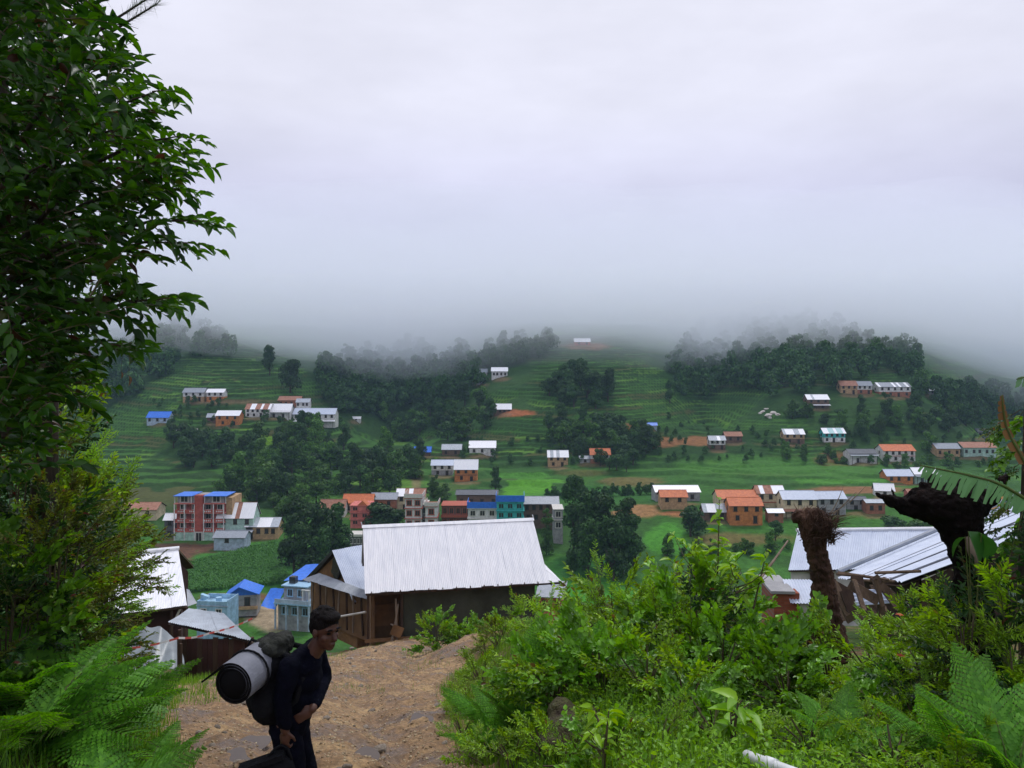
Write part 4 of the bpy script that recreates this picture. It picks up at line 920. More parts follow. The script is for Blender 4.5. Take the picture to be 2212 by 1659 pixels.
# right house with pale roof
rh = empty('pale_blue_roof_house', (0,0,0), 0, 'white-walled house with pale blue corrugated roof behind the dead trunk', 'house', NG)
EL, ER, RL, RR_ = P(1703,1230,33), P(2080,1228,33.4), P(1723,1146,35.6), P(2080,1147,36.)
EL.z = ER.z = -8.65; RL.z = RR_.z = -7.6; bk = RL-EL; bk.z = 0
rf = MB().quad(EL+th, ER+th, RR_+th, RL+th).quad(RL+th, RR_+th, ER+bk*2+th, EL+bk*2+th).build('roof', M['dark_wood'], rh)
strips(rf, 'f', RL, RR_, EL, ER, 9, M['blue_grey_sheet'], 9, .014); strips(rf, 'b', RR_, RL, ER+bk*2, EL+bk*2, 9, M['blue_grey_sheet'], 4, .014)
MB().tube([RL+Vector((-.05,0,.04)), RR_+Vector((0,0,.04))], .09, 6).build('ridge_cap', M['white_sheet'], rf)
MB().quad(EL+Vector((.2,.3,-4)), ER+Vector((0,.3,-4)), ER+Vector((0,.3,-.08)), EL+Vector((.2,.3,-.08))).build('wall', M['white'], rh)
MB().quad(EL+Vector((.2,.3,-4)), EL+bk*1.9+Vector((.2,0,-4)), EL+bk*1.9+Vector((.2,0,-.1)), EL+Vector((.2,.3,-.1))).build('side_wall', M['white'], rh)
MB().box((EL.x+1.0,EL.y+.2,-12.5), (EL.x+1.12,EL.y+.27,-8.75)).build('corner_post', M['trim'], rh)
# brick annex
p = P(1672,1352,25); an = empty('brick_annex', p, R(-4), 'small red brick annex with slab roof and corrugated porch below the pale blue roof', 'annex', NG)
M['brickwork'] = m = pmat('brickwork', (.34,.10,.055), (.24,.065,.04), .9, 2)
t = m.node_tree; bk_ = N(t, 'ShaderNodeTexBrick', inp={'Scale': 4.2, 'Color1': (.36,.10,.055,1), 'Color2': (.24,.07,.04,1), 'Mortar': (.20,.13,.10,1), 'Mortar Size': .014}); bk_.inputs['Brick Width'].default_value = .9; bk_.inputs['Row Height'].default_value = .32
cx = N(t, 'ShaderNodeTexCoord'); mpp = N(t, 'ShaderNodeMapping'); mpp.inputs['Rotation'].default_value = (R(90),0,0); t.links.new(cx.outputs['Object'], mpp.inputs[0]); t.links.new(mpp.outputs[0], bk_.inputs[0]); t.links.new(bk_.outputs[0], t.nodes['Principled BSDF'].inputs['Base Color'])
MB().box((0,0,-.6), (.78,1.6,1.03)).build('brick_wall', M['brickwork'], an)
MB().box((-.12,-.12,1.035), (.62,1.8,1.12)).build('roof_slab', M['grey'], an)
MB().box((.785,-.05,-.6), (1.5,1.5,.72)).build('plaster_wall', M['trim'], an)
corr('porch_sheet', (.52,1.0,1.2), (1.6,1.0,1.2), (.45,-.2,.78), (1.6,-.2,.78), M['blue_grey_sheet'], an, 12, .018)
# collapsing tin roof at right
rr_ = empty('ruined_tin_house', (0,0,0), 0, 'collapsing house with long pale tin roof sheets behind the black stump', 'house', NG)
A, D_, B_, E_ = P(1822,1243,21), P(1946,1258,17), P(2120,1112,24), P(2240,1150,19.4)
B2, E2 = A+(B_-A)*1.35, D_+(E_-D_)*1.35
rf = MB().quad(A+th, D_+th, E2+th, B2+th).build('roof', M['dark_wood'], rr_)
n = 5
for j in range(n):
    a, b = j/n, (j+1)/n
    q = [A.lerp(D_,a), A.lerp(D_,b), B2.lerp(E2,a), B2.lerp(E2,b)]; ex = (A-B2).normalized()*random.uniform(-.1,.25); dz = Vector((0,0,.03*(j % 2)))
    corr('roof_sheet', q[0]+ex+dz, q[1]+ex+dz, q[2]+dz, q[3]+dz, M['blue_grey_sheet'], rf, 4, .022, 4, 6)
MB().tube([A+Vector((-.15,0,.10)), B2+Vector((0,0,.12))], .065, 7).build('ridge_pole', M['grey_sheet'], rf)
MB().tube([A+Vector((.1,-.4,.06)), B2+Vector((.1,-.4,.08))], .035, 5).build('roof_pole', M['dark_wood'], rf)
for t_ in (.35,.62,.85):
    p = A.lerp(D_,t_); q = B2.lerp(E2,t_); MB().tube([p+Vector((0,0,.03)), q+Vector((0,0,.05))], .022, 5).build('seam', M['dark_sheet'], rf)
wl = MB(); i3 = (A-D_).normalized()*.8
wl.quad(D_+i3+Vector((.5,0,-3)), E2+i3+Vector((0,0,-3)), E2+i3+Vector((0,0,-.1)), D_+i3+Vector((.5,0,-.1))); wl.build('wall', M['dark_wood'], rr_)  # near-black colour paints the shade of the interior under the roof
wl = MB(); wl.quad(A+Vector((.5,0,-3)), D_+Vector((.9,.9,-3)), D_+Vector((.9,.9,-.1)), A+Vector((.5,0,-.1))); wl.build('interior_shade_wall', M['dark_wood'], rr_)  # dark panel at the open end, interior shade put into its colour
M['rotten_wood'] = pmat('rotten_wood', (.16,.11,.075), (.06,.04,.028), .9, 5, bump=.5, stretch=(1,1,.3)); rn = random.Random(9)
for j in range(22):
    u_, v_ = rn.uniform(1775,1905), rn.uniform(1240,1300); y_ = rn.uniform(14.5,17); a = P(u_, v_, y_); b = P(u_+rn.uniform(10,70), v_+rn.uniform(35,75), y_-rn.uniform(0,.6))
    w_ = rn.uniform(.03,.10); m_ = MB(); s_ = (b-a).cross(Vector((0,1,0))).normalized()*w_; k_ = Vector((0,.03,0)); m_.quad(a-s_-k_, b-s_-k_, b+s_-k_, a+s_-k_).quad(a+s_+k_, b+s_+k_, b-s_+k_, a-s_+k_).quad(a-s_-k_, a-s_+k_, b-s_+k_, b-s_-k_).quad(a+s_-k_, b+s_-k_, b+s_+k_, a+s_+k_)
    m_.build('broken_board', M[rn.choice(['rotten_wood','dark_wood','dark_wood','rotten_wood'])], rr_)
for j in range(5):
    u_, v_ = 1800+rn.uniform(0,120), 1240+rn.uniform(-4,14); a = P(u_, v_, 17+rn.uniform(-1,2)); b = a+Vector((rn.uniform(.5,1.2), rn.uniform(-.5,.5), rn.uniform(-.05,.1)))
    MB().tube([a,b], .035, 6).build('rafter', M['rotten_wood'], rr_)
corr('fallen_sheet', P(1842,1276,15.6), P(1850,1308,15.2), P(1925,1272,15.2), P(1932,1302,14.9), M['blue_grey_sheet'], rr_, 4, .03, 2, 6)
# ------------------------------------------------------------------ near vegetation
M['leaf_a'] = leafmat('leaf_a', (.10,.215,.007), (.29,.53,.016), .38, .35, .25, extra=(.16,.10,.03))
M['leaf_b'] = leafmat('leaf_b', (.060,.165,.009), (.165,.40,.020), .36, .3, .25)
M['leaf_lime'] = leafmat('leaf_lime', (.11,.28,.012), (.26,.52,.025), .42, .4, .2)
M['leaf_dark'] = leafmat('leaf_dark', (.010,.038,.010), (.030,.095,.014), .42, .35, .3, extra=(.10,.03,.02))
M['leaf_olive'] = leafmat('leaf_olive', (.055,.095,.012), (.17,.22,.024), .5, .35, .3, extra=(.18,.08,.03))
M['fern'] = leafmat('fern', (.065,.22,.018), (.17,.45,.035), .5, .4, .25)
M['fern_pale'] = leafmat('fern_pale', (.08,.25,.024), (.17,.43,.045), .5, .4, .2)
M['grass'] = leafmat('grass', (.060,.16,.014), (.17,.34,.028), .5, .35, .2)
M['dry'] = leafmat('dry', (.09,.05,.022), (.24,.14,.06), .7, .2, .2)
M['banana'] = leafmat('banana', (.07,.17,.075), (.15,.30,.14), .35, .35, .1)
def leaf_tpl(wd=.5, droop=.18, fold=.12, n=4):
    """leaf along +x, length 1, folded on the midrib, pointed; 2*n quads (ends are slim)"""
    xs = np.linspace(0, 1, n+1); ww = wd*.5*np.sin(np.pi*xs**.8)**.8; ww[0] = .01; ww[-1] = .008
    v = []
    for x, w_ in zip(xs, ww): z = -droop*x*x; v += [(x,-w_,z+fold*w_*1.6),(x,0,z),(x,w_,z+fold*w_*1.6)]
    f = []
    for k in range(n): a = 3*k; f += [(a,a+3,a+4,a+1),(a+1,a+4,a+5,a+2)]
    return np.array(v, float), np.array(f)
LT = leaf_tpl(.46,.22,.5,4); LTN = leaf_tpl(.26,.25,.4,3); LTW = leaf_tpl(.72,.18,.35,4)
def sprig_arrays(rng, length, nleaf, lsize, tpl, spread=55, curve=.25, pairs=False, updir=.0):
    """a stem along +x that curves down, leaves alternate along it; returns stem pts and leaf arrays"""
    t = np.linspace(.12, 1., nleaf); px = np.stack([length*t*(1-.05*t), length*.03*np.sin(t*7+rng.uniform(0,6)), -curve*length*t**2], 1)
    sd = np.where(np.arange(nleaf) % 2 == 0, 1., -1.)
    if pairs: t2 = np.repeat(t, 2); px = np.repeat(px, 2, 0); sd = np.tile([1.,-1.], nleaf); t = t2
    n = len(t); a = np.radians(rng.normal(spread, 14, n))*sd*(1-.65*t**4)
    d = np.stack([np.cos(a), np.sin(a), rng.normal(-.18+updir,.22,n)], 1)
    up = np.stack([rng.normal(0,.3,n), -sd*.25+rng.normal(0,.25,n), np.ones(n)], 1)
    X, Y, Z = frames(d, up, rng, .35)
    v, f = scatter(tpl[0], tpl[1], px, X, Y, Z, lsize*rng.uniform(.7,1.2,n)*(1-.35*np.abs(t-.55)))
    stem = [(0,0,0)] + [tuple(length*np.array((q*(1-.05*q), 0, -curve*q*q))) for q in (.25,.5,.75,1.)]
    return stem, v, f
def branch_arrays(rng, length, nsp, nleaf, lsize, tpl, curve=.2, **kw):
    """a branch with side sprigs: dense bush limb along +x"""
    vs, fs, c = [], [], 0; b = MB(); main = [np.array((length*q, 0, -curve*length*q*q)) for q in np.linspace(0,1,6)]
    b.tube([tuple(p) for p in main], [.010*length/.6*(1-.75*q) for q in np.linspace(0,1,6)], 4)
    for k in range(nsp):
        q = rng.uniform(.15,1.) if k else 1.; p = np.array((length*q, 0, -curve*length*q*q)); a = rng.uniform(-1.3,1.3)*(1.05-q*.6); e = rng.uniform(-.5,.9)
        st, v, f = sprig_arrays(rng, length*rng.uniform(.3,.5), nleaf, lsize, tpl, **kw)
        Rm = (Matrix.Rotation(a,3,'Z') @ Matrix.Rotation(-e*.7,3,'Y') @ Matrix.Rotation(rng.uniform(-.5,.5),3,'X')); Rn = np.array(Rm)
        vs.append(v @ Rn.T + p); fs.append(f + c); c += len(v)
        b.tube([tuple(Rn @ np.array(s) + p) for s in st], .0035, 3, cap=False)
    return np.concatenate(vs), np.concatenate(fs), b
def two_mat_mesh(name, lv, lf, b, lm, sm):
    """leaves and stem in one mesh with two materials"""
    nv = len(lv); vv = [tuple(x) for x in lv] + b.v; ff = [tuple(int(k) for k in x) for x in lf] + [tuple(k+nv for k in x) for x in b.f]
    return mesh(name, vv, ff, mats=[lm, sm], idx=[0]*len(lf) + [1]*len(b.f), smooth=True)
rb = np.random.default_rng(33)
def branch_set(nm, n, lm, length=.6, nsp=9, nleaf=7, ls=.085, tpl=LT, sm='green_stem', **kw):
    out = []
    for k in range(n):
        v, f, b = branch_arrays(rb, length, nsp, nleaf, ls, tpl, **kw); out.append(two_mat_mesh('%s_branch_%d' % (nm, k), v, f, b, M[lm], M[sm]))
    return out
BS = dict(a=branch_set('a', 4, 'leaf_a', ls=.108), b=branch_set('b', 4, 'leaf_b', ls=.13, tpl=LTW, nleaf=6), lime=branch_set('lime', 4, 'leaf_lime', ls=.08, tpl=LTN, nleaf=11, nsp=11),
          dark=branch_set('dark', 3, 'leaf_dark', ls=.09), olive=branch_set('olive', 4, 'leaf_olive', ls=.064, nleaf=11, nsp=13, sm='twig'), fine=branch_set('fine', 4, 'leaf_a', ls=.095, tpl=LTN, nleaf=12, nsp=12, curve=.3))
def bush(x, y, h, r, kinds, label, n=26, group=None, name='leafy_shrub', z=None, stem='twig', lean=(0,0), low=.12):
    """shrub: stems from the ground, branches with leaves as parts"""
    z0 = gz(x, y) - .03 if z is None else z
    o = empty(name, (x,y,z0), 0, label, 'shrub', group); st = MB(); rn = random.Random(int(x*971+y*37))
    for k in range(n):
        a = rn.uniform(0, 6.283); q = (k+.5)/n; hh = h*(low + (1-low)*q**.8)*rn.uniform(.75,1.0); el = .15 + 1.1*q**2.2
        rad = r*math.sqrt(max(.04, 1-(q*.95)**2))*rn.uniform(.25,.72)
        bx, by, bz = math.cos(a)*rad+lean[0]*q, math.sin(a)*rad+lean[1]*q, hh*.82
        L_ = min(.45*r + .22*h, .62)*rn.uniform(.8,1.2); s = L_/.6*.8
        mk('branch', rn.choice(BS[rn.choice(kinds)]), o, (bx,by,max(bz-.1,.05)), Euler((rn.uniform(-.4,.4), -el+rn.uniform(-.3,.25), a+rn.uniform(-.7,.7)), 'XYZ'), (s,s,s))
        if k % 2 == 0: st.tube([(rn.uniform(-.1,.1),rn.uniform(-.1,.1),-.1),(bx*.4,by*.4,bz*.5),(bx,by,bz)], [.014,.010,.006], 5, cap=False)
    st.build('stems', M[stem], o)
    return o
# fern
def frond_mesh(nm, lm, seed, npin=24, wd=.30, arch=.55, len_=1.):
    rn = np.random.default_rng(seed); vs, fs, c = [], [], 0; pt = leaf_tpl(.20,.22,.1,3); b = MB()
    def rach(t): return np.array((t*len_*(1-.25*arch*t), 0, arch*len_*(.55*t-.85*t*t)))
    P_, D_, U_, S_ = [], [], [], []
    for k in range(npin):
        t = .10 + .89*k/npin; p = rach(t); tg = rach(t+.01)-rach(t-.01); tg /= np.linalg.norm(tg)
        L_ = wd*len_*math.sin(math.pi*min(1,(.16+.84*t)))**.75*(1.02-.55*t)
        for s in (-1,1):
            d = np.array((0,s,0))*.9 + tg*.48 + np.array((0,0,-.12+rn.normal(0,.07))); P_.append(p); D_.append(d); U_.append(np.cross(tg, (0,1,0))*-1+rn.normal(0,.12,3)); S_.append(max(.02,L_*rn.uniform(.88,1.08)))
    P_, D_, U_, S_ = map(np.array, (P_, D_, U_, S_)); U_[:,2] = np.abs(U_[:,2])+.3
    X, Y, Z = frames(D_, U_, rn)
    # each pinna: a comb of small lobes
    lob = leaf_tpl(.85,.1,.1,2)
    for k in range(len(P_)):
        n = 8; tt = np.linspace(.06,.95,n); pos = []; dd = []; up = []; sz = []
        for q in tt:
            for s in (-1,1):
                pos.append(P_[k]+X[k]*S_[k]*q - Z[k]*S_[k]*.18*q*q); dd.append(X[k]*.55+Y[k]*s); up.append(Z[k]); sz.append(S_[k]*.21*(1-.75*q)+.006)
        pos.append(P_[k]+X[k]*S_[k]*.9 - Z[k]*S_[k]*.15); dd.append(X[k]); up.append(Z[k]); sz.append(S_[k]*.14)
        x_, y_, z_ = frames(np.array(dd), np.array(up), rn); v, f = scatter(lob[0], lob[1], np.array(pos), x_, y_, z_, np.array(sz)); vs.append(v); fs.append(f+c); c += len(v)
        b.tube([tuple(P_[k]), tuple(P_[k]+X[k]*S_[k]*.9-Z[k]*S_[k]*.15)], .0025*len_, 3, cap=False)
    b.tube([tuple(rach(t)) for t in np.linspace(0,1,9)], [.007*(1-.8*t)*len_ for t in np.linspace(0,1,9)], 4, cap=False)
    return two_mat_mesh(nm, np.concatenate(vs), np.concatenate(fs), b, M[lm], M['green_stem'])
FR_D = [frond_mesh('frond_%d' % k, 'fern', k, arch=.35+.15*k) for k in range(3)]
FR_P = [frond_mesh('pale_frond_%d' % k, 'fern_pale', 10+k, arch=.3+.15*k) for k in range(2)]
def fern(x, y, size, n, label, kind='d', el=(.3,1.1), az=None, group='ferns', z=None):
    rn = random.Random(int(x*313+y*77)); o = empty('fern', (x,y,gz(x,y)-.02 if z is None else z), 0, label, 'fern', group)
    for k in range(n):
        a = (6.283*k/n + rn.uniform(-.4,.4)) if az is None else rn.uniform(*az)
        s = size*rn.uniform(.75,1.15)
        mk('frond', rn.choice(FR_D if kind == 'd' else FR_P), o, (0,0,0), Euler((rn.uniform(-.25,.25), -rn.uniform(*el), a), 'XYZ'), (s,s,s))
    return o
# ---- left: fern bank
for k, (u, y, s, n, lb) in enumerate([(120,5.6,1.35,10,'large arching fern at the lower left corner'),(225,6.1,1.0,10,'fern beside the track at the lower left'),(60,6.8,1.4,10,'fern behind the corner fern at the left edge'),(180,7.2,1.4,10,'fern in the middle of the left fern bank'),(280,7.4,.8,9,'small fern near the left edge of the track'),(90,8.0,1.5,11,'fern high in the left fern bank'),(215,8.4,1.05,10,'uppermost fern of the left bank beside the tarpaulin'),(10,7.6,1.5,10,'tall fern at the left edge under the shrubs'),(300,5.9,.65,8,'low fern at the bottom beside the track')]):
    x = (u-CX)/F*y; fern(x, y, s, n, lb, 'p' if k in (0,4,6) else 'd', el=(.25,.95), group='ferns of the left bank', az=None if k % 2 else (-1.2,1.4))
# ---- right: ferns by the track
for k, (u, y, s, n, lb) in enumerate([(1080,9.6,1.0,10,'tall upright fern at the left end of the right bank'),(1150,9.9,1.1,10,'tall fern before the white house on the right bank'),(1190,9.2,.9,9,'fern right of the tall ones on the right bank'),(1120,8.8,.9,9,'lower fern at the front of the right bank'),(1060,8.9,.7,8,'small fern at the edge of the track on the right'),(1280,8.2,.8,8,'fern among the shrubs above the mossy boulder')]):
    x = (u-CX)/F*y; fern(x, y, s, n, lb, 'p' if k in (0,1,3) else 'd', el=(.7,1.35), group='ferns of the right bank')
for u, y, s, n, lb in ((2080,5.5,.8,7,'pale fern in the herbs at the lower right'),(2190,4.9,.9,7,'pale fern at the right edge, bottom'),(1820,6.0,.6,7,'small fern above the white pipe'),(1690,9.6,.8,8,'yellow-green fern below the dead trunk')):
    x = (u-CX)/F*y; fern(x, y, s, n, lb, 'p', el=(.4,1.1), group='pale ferns of the lower right')
# ---- right bank shrubs
RB = [ (1210,8.6,1.0,.60,'ab','leafy shrub right of the tall ferns'),(1330,10.5,1.35,.75,['lime','a'],'bright lime shrub standing against the valley field'),(1400,9.4,1.05,.65,['a','lime'],'green shrub in front of the bright lime one'),
  (1300,8.0,.85,.55,'ab','shrub above the mossy boulder'),(1420,11.2,1.15,.75,['olive','a'],'olive shrub left of the tall sapling'),(1400,7.6,.7,.5,'ab','low shrub beside the mossy boulder'),(1500,9.2,1.2,.7,'bd','dark shrub under the tall sapling'),
  (1575,10.4,1.15,.6,'ab','broad shrub right of the tall sapling'),(1560,8.2,.8,.6,'b','dark leafy shrub at the middle of the right bank'),(1640,8.0,.7,.6,'b','dark leafy shrub left of the bare ground'),(1640,11.6,.6,.45,['a','olive'],'shrub left of the brick annex'),
  (1480,7.0,.6,.5,'ab','shrub at the foot of the right bank'),(1060,8.3,.45,.40,['a','fine'],'small herb clump at the left tip of the right bank'),(1110,7.6,.5,.4,['fine','a'],'herb clump beside the track on the right'),
  (1700,7.4,.6,.55,'b','rounded dark shrub above the bare ground'),(1790,8.2,.75,.6,'ab','bright shrub below the dead trunk'),(1890,8.4,.75,.6,['a','lime'],'bright shrub before the fallen boards'),(1970,7.6,.55,.5,['a','fine'],'shrub with an orange flower below the dark opening'),
  (1860,6.6,.5,.5,'ab','low herb above the bare ground'),(1990,6.2,.5,.5,['lime','a'],'bright herb in the lower right'),(2110,6.4,.55,.5,['a','fine'],'herb at the right below the stump'),(1750,5.9,.35,.4,['fine','a'],'low herb right of the white pipe'),
  (1930,5.4,.35,.45,['lime','fine'],'pale low herb at the bottom right'),(2060,5.0,.35,.45,['a','fine'],'low herb at the bottom right corner'),(2180,5.8,.6,.5,['lime','a'],'tall yellow-green herb at the right edge'),(2020,6.8,1.1,.45,['fine'],'feathery mugwort left of the stump base'),
  (2085,6.4,1.35,.45,['fine','dark'],'feathery mugwort in front of the stump'),(2160,6.6,1.5,.5,['fine','dark'],'feathery mugwort right of the stump'),(2200,6.0,.9,.5,['dark','fine'],'dark herb at the right edge below the roof'),
  (1230,6.6,.40,.4,['a','lime'],'low bright herb at the bottom of the right bank'),(1320,6.2,.40,.45,'ab','broad-leaved plant at the bottom centre right'),(1430,6.1,.32,.4,['lime','fine'],'low yellow-green herb at the bottom, left of the pipe'),(1540,6.4,.45,.45,'b','dark herb left of the white pipe'),
  (1180,7.2,.45,.4,['a','fine'],'herb clump before the mossy boulder'),(1250,10.8,1.0,.6,['a','lime'],'shrub behind the tall ferns'),(1470,12.2,1.5,.8,['a','olive'],'tall shrub behind the sapling'),(1560,12.6,1.4,.8,'ab','tall shrub left of the pale blue roof'),(1340,12.5,1.0,.7,['olive','dark'],'dark shrub at the top of the right bank')]
def kk(k): return [dict(a='a', b='b', d='dark')[c] for c in k] if isinstance(k, str) else k
for u, y, h, r, kinds, lb in RB:
    bush((u-CX)/F*y, y, h, r, kk(kinds), lb, n=max(16, int(30*h)), group='shrubs of the right bank')
for u, y, h, r, kinds, lb in ((1015,12.5,.5,.4,['fine','a'],'small weed clump on the right edge of the track below the ferns'),(1040,14.5,.6,.45,['a','fine'],'weed clump on the earth bank behind the ferns'),(1075,17,.7,.5,['olive','a'],'olive weed clump on the bank near the white-roofed house'),(1090,21,.8,.6,['a','b'],'green weed clump on the mound near the white-roofed house'),(1050,24,.6,.6,['olive','a'],'weed clump on the left of the mound'),(1130,24,1.0,.7,['a','lime'],'shrub right of the mound'),(1000,10.6,.4,.35,['fine','lime'],'lowest weed clump at the right edge of the track'),(1180,15,1.0,.6,['a','lime'],'shrub behind the right ferns, before the pink hut')):
    bush((u-CX)/F*y, y, h, r, kinds, lb, n=22, group='weeds of the earth bank')
# bush before the white house, on the mound
for k, (u, y, h, r, lb) in enumerate([(942,29.5,1.5,.75,'dark green round shrub in front of the white-roofed house'),(1000,30,1.0,.7,'lower shrub right of the round one before the white-roofed house'),(1045,29,.8,.7,'shrub on the earth mound before the white-roofed house')]):
    bush((u-CX)/F*y, y, h, r, ['b','a'], lb, 46, 'shrubs before the white-roofed house')
# ---- left shrubs behind the ferns
for u, y, h, r, kinds, lb in [(10,8.2,2.2,.7,['dark','b'],'dark shrub at the left edge behind the ferns'),(110,8.6,3.2,.7,['olive','dark'],'tall olive shrub above the left fern bank'),(125,9.8,3.5,.6,['olive','a'],'tall arching shrub before the left white roof'),(20,9.0,4.2,.9,['a','olive'],'tallest bright shrub at the left edge'),(222,10.6,3.8,.45,['olive','lime'],'yellow-green shrub reaching out toward the red school'),
    (110,10.4,5.0,.9,['a','dark'],'tall shrub under the overhanging tree'),(150,9.4,1.3,.5,['dark','olive'],'brownish shrub left of the tarpaulin'),(165,12.0,4.6,.6,['a','lime'],'light green arching shrub before the left house'),(60,9.2,1.9,.7,['dark','olive'],'shadowy shrub under the tall olive one')]:
    bush((u-CX)/F*y, y, h, r, kinds, lb, n=int(24+h*16), group='shrubs of the left bank', low=.45 if u > 140 and h > 2 else .05)
# ---- tall sapling with single leaves as parts
def leaf_obj(name, tpl, mat):
    return mesh(name, tpl[0], tpl[1], mat, True)
LEAF = {k: leaf_obj('leaf_' + k, LT, M[m_]) for k, m_ in dict(a='leaf_a', lime='leaf_lime', dark='leaf_dark').items()}
def sapling(x, y, h, label, n=90, lsize=.15, kinds=('a','lime'), lean=(.05,0)):
    o = empty('sapling', (x,y,gz(x,y)-.03), 0, label, 'sapling'); rn = random.Random(int(h*100)); st = MB()
    st.tube([(0,0,0),(lean[0]*.5,0,h*.5),(lean[0],lean[1],h)], [.018,.012,.004], 6)
    br = [((0,0,0),(lean[0],0,h))]
    for k in range(7):
        z = h*rn.uniform(.3,.8); a = rn.uniform(0,6.28); l = h*rn.uniform(.2,.34); e = (math.cos(a)*l, math.sin(a)*l, z+l*.7)
        st.tube([(0,0,z),(e[0]*.5,e[1]*.5,z+l*.25),e], [.008,.006,.003], 5); br.append(((0,0,z), e))
    st.build('stem', M['twig'], o)
    for k in range(n):
        b0, b1 = rn.choice(br) if rn.random() > .35 else br[0]; t = rn.uniform(.3,1.); p = Vector(b0).lerp(Vector(b1), t); a = rn.uniform(0,6.28); s = lsize*rn.uniform(.6,1.2)
        mk('leaf', LEAF[rn.choice(kinds)], o, p, Euler((rn.uniform(-.4,.4), rn.uniform(-.5,.6), a), 'XYZ'), (s,s,s))
    return o
sapling((1545-CX)/F*9.6, 9.6, 2.15, 'tall sapling with reddish stem rising above the right bank', 120, .16)
sapling((1500-CX)/F*10.2, 10.2, 1.7, 'shorter sapling left of the tall one on the right bank', 80, .15)
sapling((1590-CX)/F*9.0, 9.0, 1.5, 'sapling leaning right toward the pale blue roof', 70, .15, lean=(.35,0))
sapling((1300-CX)/F*5.7, 5.7, .5, 'heart-leaved plant at the bottom centre right', 34, .12, ('a',))
sapling((1580-CX)/F*5.9, 5.9, .42, 'pale dock plant beside the white pipe', 18, .20, ('lime','a'))
# ---- the large tree at left
TR = empty('overhanging_tree', (-4.6,6.6,gz(-4.6,6.6)), 0, 'large dark tree overhanging the left side of the view', 'tree'); T0 = Vector(TR.location)
M['tree_leaf'] = leafmat('tree_leaf', (.011,.050,.008), (.060,.19,.014), .36, .45, .3, extra=(.07,.03,.015))
EDGE = [(-400,180),(-60,270),(0,300),(60,285),(120,275),(165,370),(210,330),(280,415),(340,425),(400,400),(470,455),(520,390),(560,360),(600,320),(640,395),(690,320),(740,290),(790,225),(850,225),(900,195),(960,170),(1010,120),(1040,40)]
def edge(v): return float(np.interp(v, [e[0] for e in EDGE], [e[1] for e in EDGE]))
tk = MB(); trunk_pts = [Vector((0,0,-.2)), Vector((.05,.1,1.6)), Vector((-.05,.3,3.2)), Vector((.05,.4,5.0)), Vector((.0,.4,7.2)), Vector((-.1,.4,9.0))]
tk.tube(trunk_pts, [.26,.22,.19,.15,.10,.04], 10); TRK = tk.build('trunk', M['bark'], TR, True)
rt = np.random.default_rng(77); av, af, cc = [], [], 0; twg = MB(); single = []
def trunk_at(z):
    for a, b in zip(trunk_pts[:-1], trunk_pts[1:]):
        if a.z <= z <= b.z: return a.lerp(b, (z-a.z)/(b.z-a.z))
    return trunk_pts[-1]
limbs = []
tips = [(395,165,5.2),(445,275,5.4),(455,335,5.2),(435,395,5.6),(495,468,5.3),(470,515,5.4),(425,628,5.2),(410,655,5.5),(320,745,5.2),(232,815,5.3),(300,100,5.8),(290,20,5.4),(350,560,5.9),(380,480,6.4),(340,250,6.2),(230,760,6.2),(200,860,5.7),(310,690,6.3),(280,330,4.9),(260,520,4.7),(200,640,4.8),(180,160,4.8),(120,330,4.6),(90,560,4.5),(120,760,4.9)]
for k, (u, v, y) in enumerate(tips):
    tip = P(u, v, y) - T0; rzz = min(max(tip.z - rt.uniform(.2,.9), 1.2), 8.5); r0 = trunk_at(rzz); mid = r0.lerp(tip, .55) + Vector((0,0,.18)); tip = tip - (tip-mid).normalized()*.30; pts = [r0, r0.lerp(mid,.6)+Vector((0,0,.05)), mid, mid.lerp(tip,.55)+Vector((0,0,.05)), tip]
    b_ = MB(); b_.tube(pts, [.035,.026,.018,.010,.004], 6); b_.build('branch', M['bark'], TR, True); limbs.append(pts)
def add_sprig(p, dirv, L_, nl, ls, sep):
    global cc
    st, v, f = sprig_arrays(rt, L_, nl, ls, LT, spread=42, curve=.22)
    X = Vector(dirv).normalized(); Z = Vector((rt.normal(0,.35), rt.normal(0,.35), 1)); Z = (Z - X*Z.dot(X)).normalized(); Y = Z.cross(X); Mm = np.array([X, Y, Z])
    v = v @ Mm + np.array(p)
    twg.tube([tuple(np.array(s) @ Mm + np.array(p)) for s in st], [.005,.004,.003,.002,.0015], 4, cap=False)
    if sep:
        nv = len(LT[0])
        for j in range(len(v)//nv): single.append(v[j*nv:(j+1)*nv])
    else: av.append(v); af.append(f+cc); cc += len(v)
# sprays that make the outline, each leaf its own part
for (u, v, y), pts in zip(tips[:12], limbs):
    tip = pts[-1]; dr = (pts[-1]-pts[-2]).normalized(); dr = Vector((abs(dr.x)+.35, dr.y*.4, dr.z*.5+.05))
    for j in range(4):
        back = pts[-1].lerp(pts[-2], .26*j); add_sprig(back - dr.normalized()*.04, dr+Vector((0,rt.normal(0,.3),rt.normal(0,.4)*(j > 0))), .26 if j == 0 else .32, 8, .12, True)
